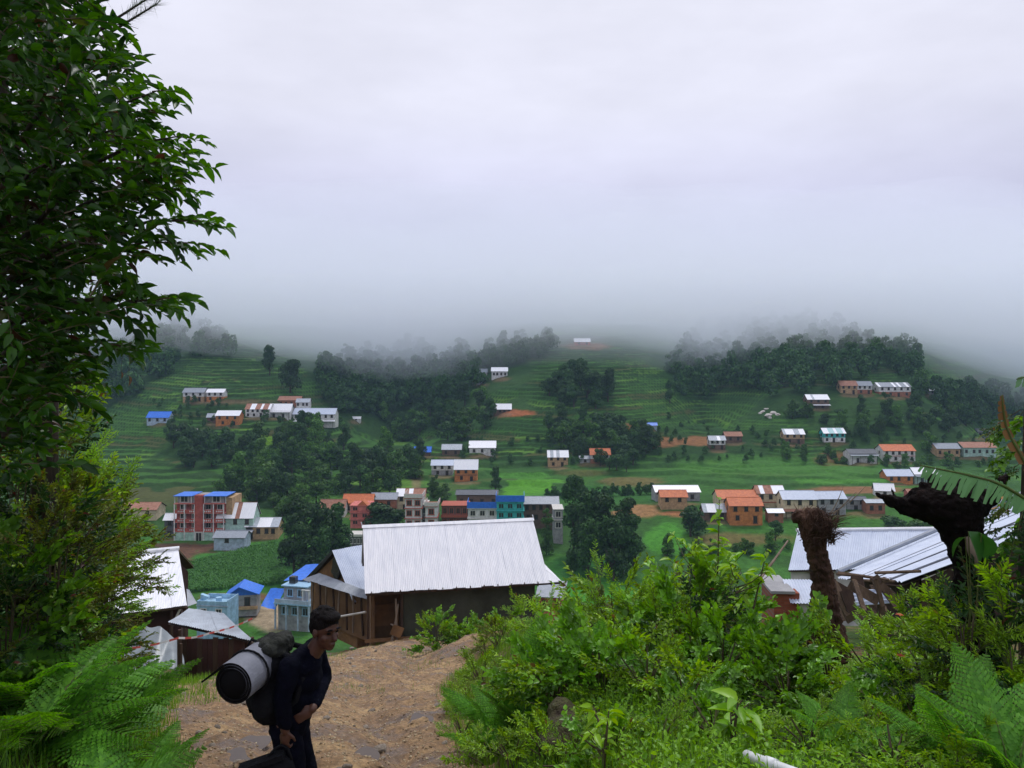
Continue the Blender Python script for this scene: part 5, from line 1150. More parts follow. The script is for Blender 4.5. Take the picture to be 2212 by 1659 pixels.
# inner crown
n = 0
while n < 1750:
    v = rt.uniform(-250,1030); u = rt.uniform(-330,460); e = edge(v)
    if u > e - 95: continue
    dens = min(1., (e-u)/230) if v < 700 else .55*min(1., (e-u)/90)
    if rt.random() > .15+.85*dens: continue
    y = rt.uniform(4.7,8.6) if u < e-170 else rt.uniform(4.9,6.6)
    p = P(u, v, y) - T0; dv = Vector((rt.uniform(.1,1.), rt.normal(0,.5), rt.normal(.05,.4))); add_sprig(p, dv, rt.uniform(.28,.44), 9, .125, False); n += 1
tag(mk('foliage', mesh('foliage', np.concatenate(av), np.concatenate(af), M['tree_leaf'], True), TR), None, None, None, 'stuff')
twg.build('twigs', M['twig'], TR)
for k, lv in enumerate(single[:300]):
    c0 = lv[1].copy(); mk('leaf', mesh('tree_single_leaf', lv-c0, LT[1], M['tree_leaf'], True), TR, tuple(c0))
# hanging dry leaves on threads
for u, v, y, s, lb in ((278,825,5.2,.07,'larger dead brown leaf hanging from a thread under the tree'),(262,812,5.2,.045,'smaller dead leaf hanging from a thread under the tree')):
    o = empty('hanging_leaf', P(u,v,y), 0, lb, 'dead leaf'); mk('leaf', mesh('dead_leaf', LT[0], LT[1], M['dry'], True), o, (0,0,s*.6), (0,R(80),0), (s,s,s)); MB().tube([(0,0,s*.5),(.01,0,s*.5+.22)], .0012, 3).build('thread', M['twig'], o)
# pine behind the tree
pn = empty('pine_tree', (-5.4,9.2,gz(-5.4,9.2)), 0, 'pine with long needles behind the overhanging tree, top left', 'tree'); pz = Vector(pn.location)
MB().tube([(0,0,-.3),(.05,0,5),(.0,.1,11)], [.16,.13,.06], 9).build('trunk', M['bark'], pn, True)
for k, (u, v) in enumerate([(340,8),(330,-10),(120,20),(60,40),(250,-30)]):
    tip = P(u, v, 9.0)-pz; b_ = MB(); r0 = Vector((.03,0,tip.z-.5)); md = r0.lerp(tip,.5)+Vector((0,0,-.1)); b_.tube([r0,md,tip], [.03,.02,.008], 5); bo = b_.build('branch', M['bark'], pn)
    nd = MB(); rn = random.Random(k)
    for j in range(150):
        t_ = rn.uniform(.45,1.); p = md.lerp(tip, t_); dv = (tip-md).normalized()+Vector((rn.uniform(-.8,.8),rn.uniform(-.8,.8),rn.uniform(-.8,.8))); q = p+dv.normalized()*rn.uniform(.12,.22); sdv = dv.cross(Vector((0,0,1))).normalized()*.0022
        nd.quad(p-sdv, q, p+sdv)
    nd.build('needles', M['leaf_dark'], bo)
for u, v in ((52,28),(135,28)):
    MB().tube([P(u,v-14,9)-pz, P(u,v-6,9)-pz, P(u,v+6,9)-pz, P(u,v+15,9)-pz], [.012,.045,.045,.012], 7).build('cone', M['bark'], pn)
# ---- grass and ground cover, uncountable
def grass(name, pts, hgt, label, mat='grass', wid=.05):
    rn = np.random.default_rng(len(pts)); n = len(pts); a = rn.uniform(0,6.28,n); ln = rn.uniform(.15,.7,n)
    d = np.stack([np.cos(a)*ln, np.sin(a)*ln, np.ones(n)],1); bl = np.array([(0,-.5*wid,0),(.55,-.38*wid,.0),(1,0,-.12),(.55,.38*wid,0),(0,.5*wid,0)]); up = np.stack([np.cos(a),np.sin(a),np.zeros(n)],1)
    X, Y, Z = frames(d, up, rn); v, f = scatter(bl, np.array([(0,1,2,3,4)]), pts, X, Y, Z, hgt*rn.uniform(.5,1.3,n))
    return tag(mk(name, mesh(name, v, f, M[mat])), label, 'grass', None, 'stuff')
def gpts(n, x0, x1, y0, y1, cond, seed):
    rn = np.random.default_rng(seed); x = rn.uniform(x0,x1,n); y = y0+(y1-y0)*rn.random(n)**1.4; k = cond(x, y, rn.random(n)); x, y = x[k], y[k]; return np.stack([x, y, terrain_z(x,y)-.01],1)
grass('grass', gpts(52000,-7,-2,3,16, lambda x,y,r: (x < path_l(y)+.30*r) & (x > path_l(y)-1.7), 1), .20, 'grass along the left side of the track')
grass('grass', gpts(90000,-2.2,4.5,3.5,26, lambda x,y,r: (x > path_r(y)-.30*r) & (x < path_r(y)+.5+2.2*r), 2), .17, 'grass at the foot of the right bank')
grass('grass', gpts(26000,-13,-4,14,40, lambda x,y,r: (x < path_l(y)+1.2*r), 3), .22, 'grass below the low shed left of the track')
grass('grass', gpts(9000,-9,0,16,45, lambda x,y,r: fbm(x*.8,y*.8,71) > .56, 4), .13, 'sparse grass tufts on the dirt track')
rn = np.random.default_rng(8); gp = gpts(8500,.2,7.5,4.0,11, lambda x,y,r: (x > path_r(y)+.25) & (fbm(x*1.3,y*1.3,77) > .36), 5)
lv, lf, c = [], [], 0; tp_ = [sprig_arrays(rn, .16, 5, .055, t_, curve=.1, spread=60) for t_ in (LT, LTW, LTN, LT)]
for p in gp:
    st, v, f = tp_[rn.integers(4)]; a = rn.uniform(0,6.28); e = rn.uniform(.5,1.3); Rn = np.array(Matrix.Rotation(a,3,'Z') @ Matrix.Rotation(-e,3,'Y')); lv.append((v*rn.uniform(.55,1.25)) @ Rn.T + p); lf.append(f+c); c += len(v)
tag(mk('ground_cover', mesh('ground_cover', np.concatenate(lv), np.concatenate(lf), M['leaf_lime'], True)), 'low leafy weeds covering the right bank', 'weeds', None, 'stuff')
# ------------------------------------------------------------------ dead trunks, banana, person, small things
def remesh(name, bm_, voxel, mat, parent=None, smooth_it=4, disp=None, loc=None, deci=None):
    """one continuous surface from overlapping closed shapes"""
    me = bpy.data.meshes.new(name); bm_.to_mesh(me); bm_.free()
    o = mk('tmp_' + name, me); md = o.modifiers.new('r', 'REMESH'); md.mode = 'VOXEL'; md.voxel_size = voxel
    if smooth_it: sm = o.modifiers.new('s', 'SMOOTH'); sm.iterations = smooth_it; sm.factor = .5
    if disp:
        tx = bpy.data.textures.new(name, 'CLOUDS'); tx.noise_scale = disp[1]; tx.noise_depth = 3; dm = o.modifiers.new('d', 'DISPLACE'); dm.texture = tx; dm.strength = disp[0]; dm.texture_coords = 'GLOBAL'
    if deci: dc = o.modifiers.new('c', 'DECIMATE'); dc.ratio = deci
    dg = bpy.context.evaluated_depsgraph_get(); nm = bpy.data.meshes.new_from_object(o.evaluated_get(dg)); nm.name = name
    bpy.data.objects.remove(o); nm.materials.clear(); nm.materials.append(mat); nm.polygons.foreach_set('use_smooth', np.ones(len(nm.polygons), bool))
    return mk(name, nm, parent, loc)
def ell(bm_, c, r, rot=None, sub=3):
    Mx = Matrix.Translation(Vector(c)) @ (rot.to_matrix().to_4x4() if rot else Matrix()) @ Matrix.Diagonal((*r, 1)); bmesh.ops.create_icosphere(bm_, subdivisions=sub, radius=1, matrix=Mx)
def limb(bm_, p0, r0, p1, r1, n=14):
    p0, p1 = Vector(p0), Vector(p1); ell(bm_, p0, (r0,)*3, sub=2); ell(bm_, p1, (r1,)*3, sub=2); d = p1-p0
    q = d.to_track_quat('Z', 'Y').to_matrix().to_4x4(); bmesh.ops.create_cone(bm_, cap_ends=True, segments=n, radius1=r0, radius2=r1, depth=d.length, matrix=Matrix.Translation((p0+p1)/2) @ q)
def chain(bm_, pts, rad):
    for a, b, ra, rb_ in zip(pts[:-1], pts[1:], rad[:-1], rad[1:]): limb(bm_, a, ra, b, rb_)
M['stump_bark'] = pmat('black_bark', (.010,.0065,.006), (.005,.0035,.0035), .95, 6, bump=.8, c3=(.022,.012,.010), spec=.1)  # near-black bark of the rotten stump
M['rotten'] = pmat('rotten_bark', (.075,.038,.024), (.028,.014,.010), .95, 7, bump=.9, stretch=(1,1,.3))
# black stump
y = 7.0; k = y/F; sb = P(2105,1300,y); g0 = gz(sb.x, y)
st = empty('dead_stump', (sb.x, y, g0), R(0), 'black rotten tree stump with one arm pointing left at the right side', 'stump'); o0 = Vector(st.location)
def SP(u, v, dy=0.): return P(u, v, y) + Vector((0,dy,0)) - o0
b = bmesh.new()
chain(b, [SP(2110,1420,.05), SP(2106,1300,.02), SP(2096,1215), SP(2078,1150), SP(2062,1105)], [50*k,40*k,34*k,42*k,58*k])
ell(b, SP(2050,1088), (78*k,62*k,46*k)); ell(b, SP(2010,1095,.05), (55*k,45*k,34*k)); ell(b, SP(2090,1080,.05), (50*k,45*k,40*k))
rn = random.Random(3)
for j in range(22):
    a = rn.uniform(-1.5,1.6); ell(b, SP(2050+math.sin(a)*75+rn.uniform(-8,8), 1083-math.cos(a)*38+rn.uniform(-7,5), rn.uniform(-.12,.12)), (rn.uniform(7,16)*k,)*3, sub=2)
chain(b, [SP(2010,1098), SP(1965,1096), SP(1925,1082,-.05), SP(1885,1063,-.1)], [30*k,21*k,14*k,5*k]); chain(b, [SP(1942,1090), SP(1930,1070), SP(1925,1052)], [9*k,5*k,2*k])
chain(b, [SP(2100,1080), SP(2140,1075), SP(2160,1050), SP(2172,1030)], [32*k,18*k,14*k,6*k]); chain(b, [SP(2120,1100), SP(2150,1085)], [14*k,6*k])
remesh('trunk', b, .012, M['stump_bark'], st, 2, (.06,.08))
MB().tube([SP(2062,1150,-.19), SP(2072,1180,-.19), SP(2082,1225,-.2)], [.02,.035,.025], 6).build('bare_wood', M['grey_wood'], st, True)
# brown trunk with root fibres
y = 10.; k = y/F; sb = P(1772,1340,y); g0 = gz(sb.x, y)
st = empty('broken_tree', (sb.x, y, g0), 0, 'broken brown trunk with a frayed crown of roots before the pale blue roof', 'dead tree'); o0 = Vector(st.location)
b = bmesh.new(); chain(b, [SP(1790,1400), SP(1782,1330), SP(1780,1260), SP(1766,1200), SP(1757,1150), SP(1757,1128)], [44*k,33*k,23*k,22*k,25*k,31*k])
for j in range(14): ell(b, SP(1757+rn.uniform(-30,36), 1126+rn.uniform(-10,25), rn.uniform(-.15,.15)), (rn.uniform(8,16)*k,)*3, sub=2)
remesh('trunk', b, .016, M['rotten'], st, 1, (.10,.07))
fb = MB()
for j in range(620):
    a = rn.uniform(0,6.28); p = SP(1762+rn.uniform(-30,32), rn.uniform(1120,1175), rn.uniform(-.2,.2)); out_ = Vector((math.cos(a)*.6+.35, math.sin(a)*.5, rn.uniform(.2,1.0))).normalized(); L_ = rn.uniform(.08,.34)
    fb.tube([p, p+out_*L_*.6, p+out_*L_*.9+Vector((.05*rn.uniform(-1,1.5),0,-.10*rn.random()))], [.006,.004,.0015], 3, cap=False)
tag(fb.build('root_fibres', M['rotten'], st), None, None, None, 'stuff')
tw = MB()
for a, b_ in (((1800,1112),(1850,1062)),((1775,1125),(1835,1085)),((1790,1118),(1822,1050)),((1810,1105),(1795,1180)),((1835,1085),(1870,1050))): tw = MB().tube([SP(*a), SP((a[0]+b_[0])/2+4,(a[1]+b_[1])/2-3), SP(*b_)], [.008,.006,.002], 4); tw.build('twig', M['grey_wood'], st)
# brush heap
bh = MB(); rn = random.Random(5); c0 = P(1690,1385,11)
for j in range(420):
    x = rn.gauss(0,.55); yy = rn.gauss(0,.4); h = .45*math.exp(-(x*x)/.5); a = rn.uniform(0,6.28); p = Vector((x,yy,rn.uniform(0,h))); dv = Vector((math.cos(a),math.sin(a)*.5,rn.uniform(-.25,.4)))*rn.uniform(.15,.45)
    bh.tube([p-dv, p+Vector((0,0,.03)), p+dv], [.003,.005,.002], 3, cap=False)
o = bh.build('brush_heap', M['dry'], None, loc=(c0.x, 11, gz(c0.x,11)+.05)); tag(o, 'heap of dry brown twigs left of the brick annex', 'brush heap', None, 'stuff')
tag(MB().tube([P(1622,1275,11.5), P(1665,1220,12), P(1702,1168,12.6)], [.022,.020,.012], 6).build('bamboo_pole', M['grey_wood']), 'thin bamboo pole slanting up left of the pale blue roof', 'pole')
# banana plant
y = 6.6; px = (2290-CX)/F*y; bz = gz(px, y); bp_ = empty('banana_plant', (px,y,bz), 0, 'banana plant at the right edge with tattered leaves', 'banana plant'); o0 = Vector(bp_.location)
b = bmesh.new(); chain(b, [Vector((0,0,-.1)), Vector((-.02,0,1.2)), Vector((-.06,0,2.2))], [.16,.13,.10]); remesh('stem', b, .02, M['green_stem'], bp_, 2)
def banana_leaf(mid, wup, wdn, mat, nseg, seed, name='leaf', tatter=.5, vdir=Vector((0,0,-1))):
    rn = random.Random(seed); mid = [Vector(p) for p in mid]
    def at(t):
        t *= len(mid)-1; i = min(int(t), len(mid)-2); return mid[i].lerp(mid[i+1], t-i)
    r = MB(); r.tube([at(t) for t in np.linspace(0,1,10)], [.014*(1-.85*t)+.002 for t in np.linspace(0,1,10)], 6); ro = r.build('leaf', M['green_stem'], bp_, True)
    for sgn, wd in ((1,wup),(-1,wdn)):
        for j in range(nseg):
            t0, t1 = .06+.93*j/nseg, .06+.93*(j+1.02-tatter*.3*rn.random()**2)/nseg; prof_ = math.sin(math.pi*min(1,(t0*.86+.12)))**.6
            L_ = wd*prof_*rn.uniform(.75,1.1); a0, a1 = at(t0), at(t1); tg = (a1-a0).normalized()
            out_ = vdir*(-sgn)+Vector((0,-.35*sgn+rn.uniform(-.25,.25),0)) + tg*(.35+rn.uniform(-.1,.2)); out_.normalize()
            vs = []; n = 5
            for q in range(n+1):
                s = q/n; dr = out_*L_*s + Vector((0,0,-.35*L_*s*s)) if sgn > 0 else out_*L_*s + Vector((0,rn.uniform(-.006,.006),-.1*L_*s*s)); sh = tg*(.06*L_*s*rn.uniform(-.3,1)); ta = 1-.32*s**3
                c_ = (a0+a1)/2; vs += [c_+(a0-c_)*ta+dr+sh, c_+(a1-c_)*ta+dr+sh]
            fs = [(2*q,2*q+2,2*q+3,2*q+1) for q in range(n)]
            mk('leaf_strip', mesh('leaf_strip', vs, fs, M[mat], True), ro)
def BP(u, v, dy=0.): return P(u, v, y)+Vector((0,dy,0))-o0
banana_leaf([BP(2280,1120), BP(2200,1068), BP(2140,1038,-.1), BP(2060,1018,-.2), BP(1990,1003,-.3), BP(1940,993,-.35)], .05, .19, 'banana', 26, 1)
banana_leaf([BP(2330,900), BP(2270,825), BP(2220,808,-.1), BP(2163,818,-.2)], .05, .12, 'banana', 9, 2)
banana_leaf([BP(2280,1130), BP(2330,980), BP(2400,900), BP(2480,880)], .2, .2, 'banana', 12, 3, vdir=Vector((-.5,0,-.8)))
banana_leaf([BP(2270,1110), BP(2215,1000), BP(2175,930), BP(2158,880,-.05), BP(2152,852,-.08)], .035, .05, 'dry', 10, 4, vdir=Vector((-.9,0,-.6)), tatter=.9)
# vine on a post at the right edge
y = 7.4; px = (2215-CX)/F*y; vz = gz(px, y); vp = empty('vine_post', (px,y,vz), 0, 'post overgrown with dark vine at the right edge', 'vine'); rn = random.Random(15)
MB().tube([(0,0,-.2),(.0,.02,1.2),(.03,0,3.0)], [.05,.05,.03], 7).build('post', M['bark'], vp)
for j in range(40):
    z = rn.uniform(1.0,2.75); a = rn.uniform(0,6.28); s = rn.uniform(.35,.6)*(1.1-.2*abs(z-1.9)); mk('branch', rn.choice(BS[rn.choice(['dark','dark','olive','b'])]), vp, (math.cos(a)*.05,math.sin(a)*.05,z), Euler((rn.uniform(-.4,.4), rn.uniform(.1,.9), a), 'XYZ'), (s,s,s))
# broad leaf hanging before the stump
y = 6.5; tx0 = P(2095,1300,y); tr = empty('taro_plant', (tx0.x,y,gz(tx0.x,y)), 0, 'broad green taro leaves on pale stalks in front of the stump', 'taro'); o0 = Vector(tr.location); TAR = leaf_tpl(.85,.45,.15,6); M['taro'] = leafmat('taro', (.018,.075,.014), (.035,.13,.02), .4, .25, .2)
tme = mesh('taro_leaf', TAR[0], TAR[1], M['taro'], True)
for u, v, s, az, dn in ((2092,1148,.26,-.6,.9),(2120,1152,.24,.5,.8),(2085,1160,.18,2.6,.7),(2180,1292,.30,.1,.2)):
    p = P(u,v,y)-o0; mk('leaf', tme, tr, p, Euler((.3,dn,az),'XYZ'), (s,s,s)); MB().tube([(rn.uniform(-.05,.05),.1,-.05),(p.x*.4+.06,p.y+.08,p.z*.6),tuple(p)], [.009,.007,.004], 5).build('stalk', M['green_stem'], tr)
# red flowers
fl = leaf_tpl(.5,.3,.2,3); M['petal'] = leafmat('petal', (.55,.07,.02), (.70,.16,.04), .5, .4, .1)
for u, v, y, lb in ((1945,1330,7.3,'orange-red flower on the shrub below the dark opening'),(1945,1418,7.0,'lower orange-red flower in the right shrubs'),(255,1160,9.8,'small orange-red flower in the left shrubs')):
    o = empty('flower', P(u,v,y), 0, lb, 'flower'); fm = mesh('petal', fl[0], fl[1], M['petal'], True)
    for j in range(6): mk('petal', fm, o, (0,0,0), Euler((0,-.5,j*1.047),'XYZ'), (.05,.05,.05))
    MB().tube([(0,0,-.35),(0,0,0)], .004, 4).build('stalk', M['green_stem'], o)
# white pipe
pa, pb = P(1612,1632,5.3), P(1720,1672,4.9); M['pvc'] = pmat('pvc', (.72,.74,.76), (.50,.51,.52), .4, 5, 6)
pp = empty('plastic_pipe', pa, 0, 'white plastic pipe with a collar lying at the bottom right', 'pipe'); d_ = pb-pa
MB().tube([(0,0,0), tuple(d_*2.)], .036, 16).build('tube', M['pvc'], pp, True)
MB().tube([tuple(d_*.42), tuple(d_*.62)], .044, 16).build('collar', M['pvc'], pp, True)
# puddles in the ruts
M['puddle'] = pmat('muddy_water', (.085,.058,.04), (.06,.04,.028), .16, 3, spec=.4)
for u, v, rx, lb in ((470,1645,.42,'puddle'),(520,1612,.34,'puddle'),(900,1560,.3,'puddle'),(760,1640,.32,'puddle')):
    p = hit(u, v, 6); n = 40; rn = random.Random(u); ph = [rn.uniform(0,6.28) for _ in range(4)]; rim = []
    zz = min(tz(p.x+rx*.5*math.cos(q), p.y+rx*math.sin(q)) for q in np.linspace(0,6.28,9))*.6 + tz(p.x,p.y)*.4 - .012
    for q in np.linspace(0, 6.283, n, endpoint=False): k_ = 1+.25*math.sin(2*q+ph[0])+.15*math.sin(3*q+ph[1])+.1*math.sin(5*q+ph[2]); rim.append((p.x+math.cos(q)*rx*.7*k_, p.y+math.sin(q)*rx*1.3*k_, zz))
    MB().quad(*rim).build('puddle', M['puddle'])['kind'] = 'structure'
# stones and boulder
def rock(seed, sub=2):
    rn = random.Random(seed); b = bmesh.new(); bmesh.ops.create_icosphere(b, subdivisions=sub, radius=1)
    ax = [Vector((rn.gauss(0,1),rn.gauss(0,1),rn.gauss(0,1))).normalized() for _ in range(7)]
    for v in b.verts:
        for a in ax:
            t_ = v.co.dot(a)
            if t_ > .72: v.co -= a*(t_-.72)*.8
        v.co *= rn.uniform(.95,1.05)
    m_ = bpy.data.meshes.new('stone'); b.to_mesh(m_); b.free(); m_.materials.append(M['stone']); return m_
RK = [rock(k) for k in range(6)]; rn = random.Random(21)
named = [(712,1418,26,'largest flat stone on the track beside the head of the hiker'),(985,1415,12,'dark stone in the upper part of the track, right side'),(1035,1452,14,'stone at the right edge of the upper track'),(1105,1455,14,'stone beside the right ferns on the track'),(820,1600,42,'flat pale stone slab half buried at the bottom of the track'),(1080,1532,30,'flat pale stone slab near the right bank'),(760,1402,12,'small stone on the track near the white-roofed house')]
for u, v, s, lb in named:
    p = hit(u, v, 6); sz = s/2/F*p.y; tag(mk('stone', rn.choice(RK), None, (p.x,p.y,tz(p.x,p.y)+sz*.05), (0,0,rn.uniform(0,6)), (sz,sz*.8,sz*.45)), lb, 'stone', 'named stones on the track')
for j in range(150):
    y = 5.5+32*rn.random()**1.8; x = rn.uniform(float(path_l(y))+.1, float(path_r(y))-.05); s = rn.uniform(.02,.05)*(1+y*.02)
    tag(mk('stone', rn.choice(RK), None, (x,y,tz(x,y)+s*.15), (rn.uniform(-.3,.3),rn.uniform(-.3,.3),rn.uniform(0,6)), (s*rn.uniform(.8,1.5),s,s*.6)), 'small loose stone scattered on the dirt track', 'stone', 'loose stones on the track')
gv_, gf_, c = [], [], 0; gr = np.random.default_rng(4); n = 9000
oc = np.array([(1,0,0),(-1,0,0),(0,1,0),(0,-1,0),(0,0,.7),(0,0,-.7)], float); of = np.array([(0,2,4),(2,1,4),(1,3,4),(3,0,4),(2,0,5),(1,2,5),(3,1,5),(0,3,5)])
gy = 5+30*gr.random(n)**1.7; gx = path_l(gy)+(path_r(gy)-path_l(gy))*gr.random(n); gp = np.stack([gx,gy,track_z(gx,gy)],1); a = gr.uniform(0,6.28,n); X = np.stack([np.cos(a),np.sin(a),gr.normal(0,.3,n)],1); X, Y, Z = frames(X, np.tile([0,0,1.],(n,1)), gr, .4)
v, f = scatter(oc, of, gp, X, Y, Z, gr.uniform(.006,.022,n)*(1+gy*.03)); M['gravel'] = leafmat('gravel', (.16,.105,.055), (.46,.37,.24), .85, 0., 0.)
tag(mk('gravel', mesh('gravel', v, f, M['gravel'])), 'loose pale gravel on the dirt track', 'gravel', None, 'stuff')
b = bmesh.new(); rn = random.Random(2)
for j in range(9): ell(b, (rn.uniform(-.22,.22),rn.uniform(-.2,.2),rn.uniform(-.12,.05)), (rn.uniform(.12,.22),rn.uniform(.12,.22),rn.uniform(.10,.18)))
bx = (1232-CX)/F*7.2; M['moss'] = pmat('mossy_rock', (.075,.075,.028), (.045,.032,.022), .95, 8, bump=.9, c3=(.06,.11,.02))
o = remesh('boulder', b, .025, M['moss'], None, 2, (.06,.12), loc=(bx,7.2,gz(bx,7.2)+.05)); tag(o, 'dark mossy boulder among the herbs of the right bank', 'boulder')
# ---------------- hiker
HX, HY = (640-CX)/F*5.65, 5.65; FZ = gz(HX, HY) - .02
hk = empty('person', (HX,HY,FZ), 0, 'person in dark navy clothes with backpack, standing on the track and looking back', 'person'); hk.scale = (1.03,)*3
M['skin'] = pmat('skin', (.080,.035,.023), (.06,.026,.017), .5, 9, spec=.35); M['navy'] = pmat('navy_cloth', (.0035,.004,.010), (.002,.0025,.006), .95, 14, bump=.25, spec=.06)
M['hair'] = pmat('hair', (.010,.008,.008), (.004,.003,.003), .7, 30, spec=.1, bump=.5, stretch=(1,1,.3)); M['pack'] = pmat('pack_cloth', (.010,.011,.014), (.006,.006,.008), .9, 12, bump=.3, spec=.1); M['pack_top'] = pmat('pack_lid', (.022,.025,.020), (.009,.010,.009), .85, 10, bump=.4)
sc_ = 1.0
HC = Vector((.205,-.03,1.575)); yaw = R(-38)          # head faces right and toward the viewer
hr = Euler((0, R(8), yaw)).to_quaternion()
def hp(x, y_, z): return HC + hr @ Vector((x, y_, z))
b = bmesh.new()
ell(b, hp(-.005,0,.035), (.098,.080,.098), hr); ell(b, hp(.022,0,-.045), (.072,.062,.085), hr); ell(b, hp(.060,0,-.098), (.030,.034,.026), hr)
limb(b, hp(.088,0,.012), .012, hp(.110,0,-.030), .017); ell(b, hp(.078,0,.030), (.020,.055,.014), hr)
ell(b, hp(.086,0,-.068), (.016,.026,.010), hr); ell(b, hp(.086,0,-.084), (.015,.022,.009), hr)
for s in (-1,1): ell(b, hp(-.008,s*.082,-.012), (.022,.010,.034), hr); ell(b, hp(.055,s*.045,-.030), (.026,.022,.024), hr)
chain(b, [hp(-.02,0,-.07), Vector((.11,-.0,1.40)), Vector((.04,0,1.32))], [.056,.060,.085])
SR, SL = Vector((0.0,-.185,1.375)), Vector((.09,.17,1.385))
ER, WR = Vector((-.035,-.215,1.165)), Vector((-.02,-.20,.965)); EL_, WL = Vector((.14,.20,1.16)), Vector((.135,-.10,1.065))
chain(b, [SR,ER,WR], [.05,.042,.030]); chain(b, [SL,EL_,WL], [.05,.042,.030])
# torso and legs under the clothes keep the body whole
chain(b, [Vector((.04,0,1.32)), Vector((.0,0,1.15)), Vector((-.05,0,.97))], [.11,.11,.12]); limb(b, SR, .05, SL, .05)
for s in (-1,1):
    kx = .02 if s < 0 else .05
    chain(b, [Vector((-.05,s*.08,.95)), Vector((kx,s*.095,.52)), Vector((kx-.02,s*.1,.09))], [.08,.055,.04]); limb(b, Vector((kx-.03,s*.1,.05)), .04, Vector((kx+.14,s*.11,.035)), .035)
def hand(W, dirf, palm, side, curl, gap=.017):
    """palm, four unequal bent fingers and a thumb from the side of the palm"""
    f_ = Vector(dirf).normalized(); n_ = Vector(palm).normalized(); s_ = f_.cross(n_).normalized()*side; pc = W+f_*.045
    rot = Matrix([f_, s_, n_]).transposed().to_quaternion(); ell(b, pc, (.048,.040,.016), rot, 3)
    for j, L_ in enumerate((.070,.080,.075,.058)):
        a0 = pc+f_*.040+s_*(j-1.5)*gap*-1; c_ = curl; a1 = a0+(f_*math.cos(c_*.6)+n_*math.sin(c_*.6))*L_*.45; a2 = a1+(f_*math.cos(c_*1.5)+n_*math.sin(c_*1.5))*L_*.33; a3 = a2+(f_*math.cos(c_*2.3)+n_*math.sin(c_*2.3))*L_*.25
        chain(b, [a0,a1,a2,a3], [.0092,.0088,.008,.0065])
    t0 = W+f_*.018+s_*.030; chain(b, [t0, t0+(f_*.6+s_*.6+n_*.3).normalized()*.038, t0+(f_*.6+s_*.6+n_*.3).normalized()*.038+(f_*.9+s_*.1+n_*.5).normalized()*.03], [.0125,.0105,.008])
hand(WR, (-.02,-.02,-1), (.3,1,0), 1, 1.0); hand(WL, (-.75,-.35,-.45), (-.3,.9,-.1), -1, .55)
body = remesh('body', b, .0062, M['skin'], hk, 2)
for s in (-1,1):
    e = hp(.0785,s*.034,.010); ee = bmesh.new(); ell(ee, e, (.012,.015,.0085), hr, 2); me = bpy.data.meshes.new('eye'); ee.to_mesh(me); ee.free(); me.materials.append(M['hair']); mk('eye', me, body)
    ee = bmesh.new(); ell(ee, hp(.092,s*.036,.036), (.010,.024,.006), hr, 2); me = bpy.data.meshes.new('eyebrow'); ee.to_mesh(me); ee.free(); me.materials.append(M['hair']); mk('eyebrow', me, body)
b = bmesh.new(); ell(b, hp(-.020,0,.060), (.108,.092,.092), hr); ell(b, hp(-.052,0,.015), (.070,.084,.082), hr); ell(b, hp(.050,0,.108), (.055,.070,.035), hr)
rn = random.Random(6)
for j in range(60):
    a, e = rn.uniform(0,6.28), rn.uniform(.2,1.5); ell(b, hp(-.015+.105*math.cos(a)*math.cos(e), .090*math.sin(a)*math.cos(e), .062+.090*math.sin(e)), (.016,.014,.013), sub=1)
remesh('hair', b, .006, M['hair'], hk, 1)
# jacket: torso and sleeves
b = bmesh.new()
for c, r in (((.055,0,1.335),(.118,.178,.085)),((.045,-.0,1.25),(.128,.172,.13)),((.02,0,1.12),(.122,.158,.14)),((-.03,0,.98),(.135,.165,.13)),((-.045,0,.90),(.135,.165,.08))): ell(b, c, r)
limb(b, (.085,0,1.375), .075, (.10,0,1.405), .066)
chain(b, [SR, SR.lerp(ER,.5)+Vector((0,-.01,0)), ER, ER.lerp(WR,.5), WR+Vector((0,0,.045))], [.072,.068,.060,.054,.046]); chain(b, [SL, SL.lerp(EL_,.5), EL_, EL_.lerp(WL,.5), WL.lerp(EL_,.16)], [.072,.066,.060,.054,.046])
limb(b, SR, .07, SL, .07); remesh('jacket', b, .012, M['navy'], hk, 3, (.022,.07))
b = bmesh.new()
ell(b, (-.05,0,.93), (.130,.165,.10))
for s in (-1,1):
    kx = .02 if s < 0 else .05; chain(b, [Vector((-.045,s*.08,.90)), Vector((-.01,s*.09,.72)), Vector((kx,s*.095,.52)), Vector((kx-.01,s*.1,.30)), Vector((kx-.02,s*.1,.12))], [.105,.095,.080,.072,.068])
remesh('trousers', b, .012, M['navy'], hk, 3, (.02,.06))
for s in (-1,1):
    b = bmesh.new(); kx = .02 if s < 0 else .05; ell(b, (kx+.05,s*.105,.045), (.135,.05,.05)); ell(b, (kx-.02,s*.1,.09), (.055,.05,.06)); remesh('shoe', b, .012, M['pack'], hk, 2)
# backpack
bpk = empty('backpack', (HX-.17,HY-.02,FZ+1.05), 0, 'black trekking backpack with grey-green lid worn by the person', 'backpack'); b = bmesh.new()
for c, r in (((0,0,.16),(.155,.19,.20)),((-.01,0,.33),(.15,.18,.14)),((.01,0,.02),(.14,.17,.10)),((-.10,0,.14),(.07,.14,.14)),((0,-.16,.12),(.09,.05,.12)),((0,.16,.12),(.09,.05,.12))): ell(b, c, r)
remesh('pack_body', b, .014, M['pack'], bpk, 3, (.02,.05))
b = bmesh.new(); ell(b, (.02,0,.455), (.135,.16,.07)); ell(b, (.075,0,.50), (.075,.12,.045)); ell(b, (-.07,0,.43), (.06,.14,.05)); remesh('lid', b, .012, M['pack_top'], bpk, 3, (.05,.05))
for s in (-1,1): MB().tube([(.10,s*.09,.44),(.20,s*.13,.40),(.255,s*.13,.28),(.21,s*.14,.13),(.10,s*.15,.05)], .020, 7).build('shoulder_strap', M['pack'], bpk, True)
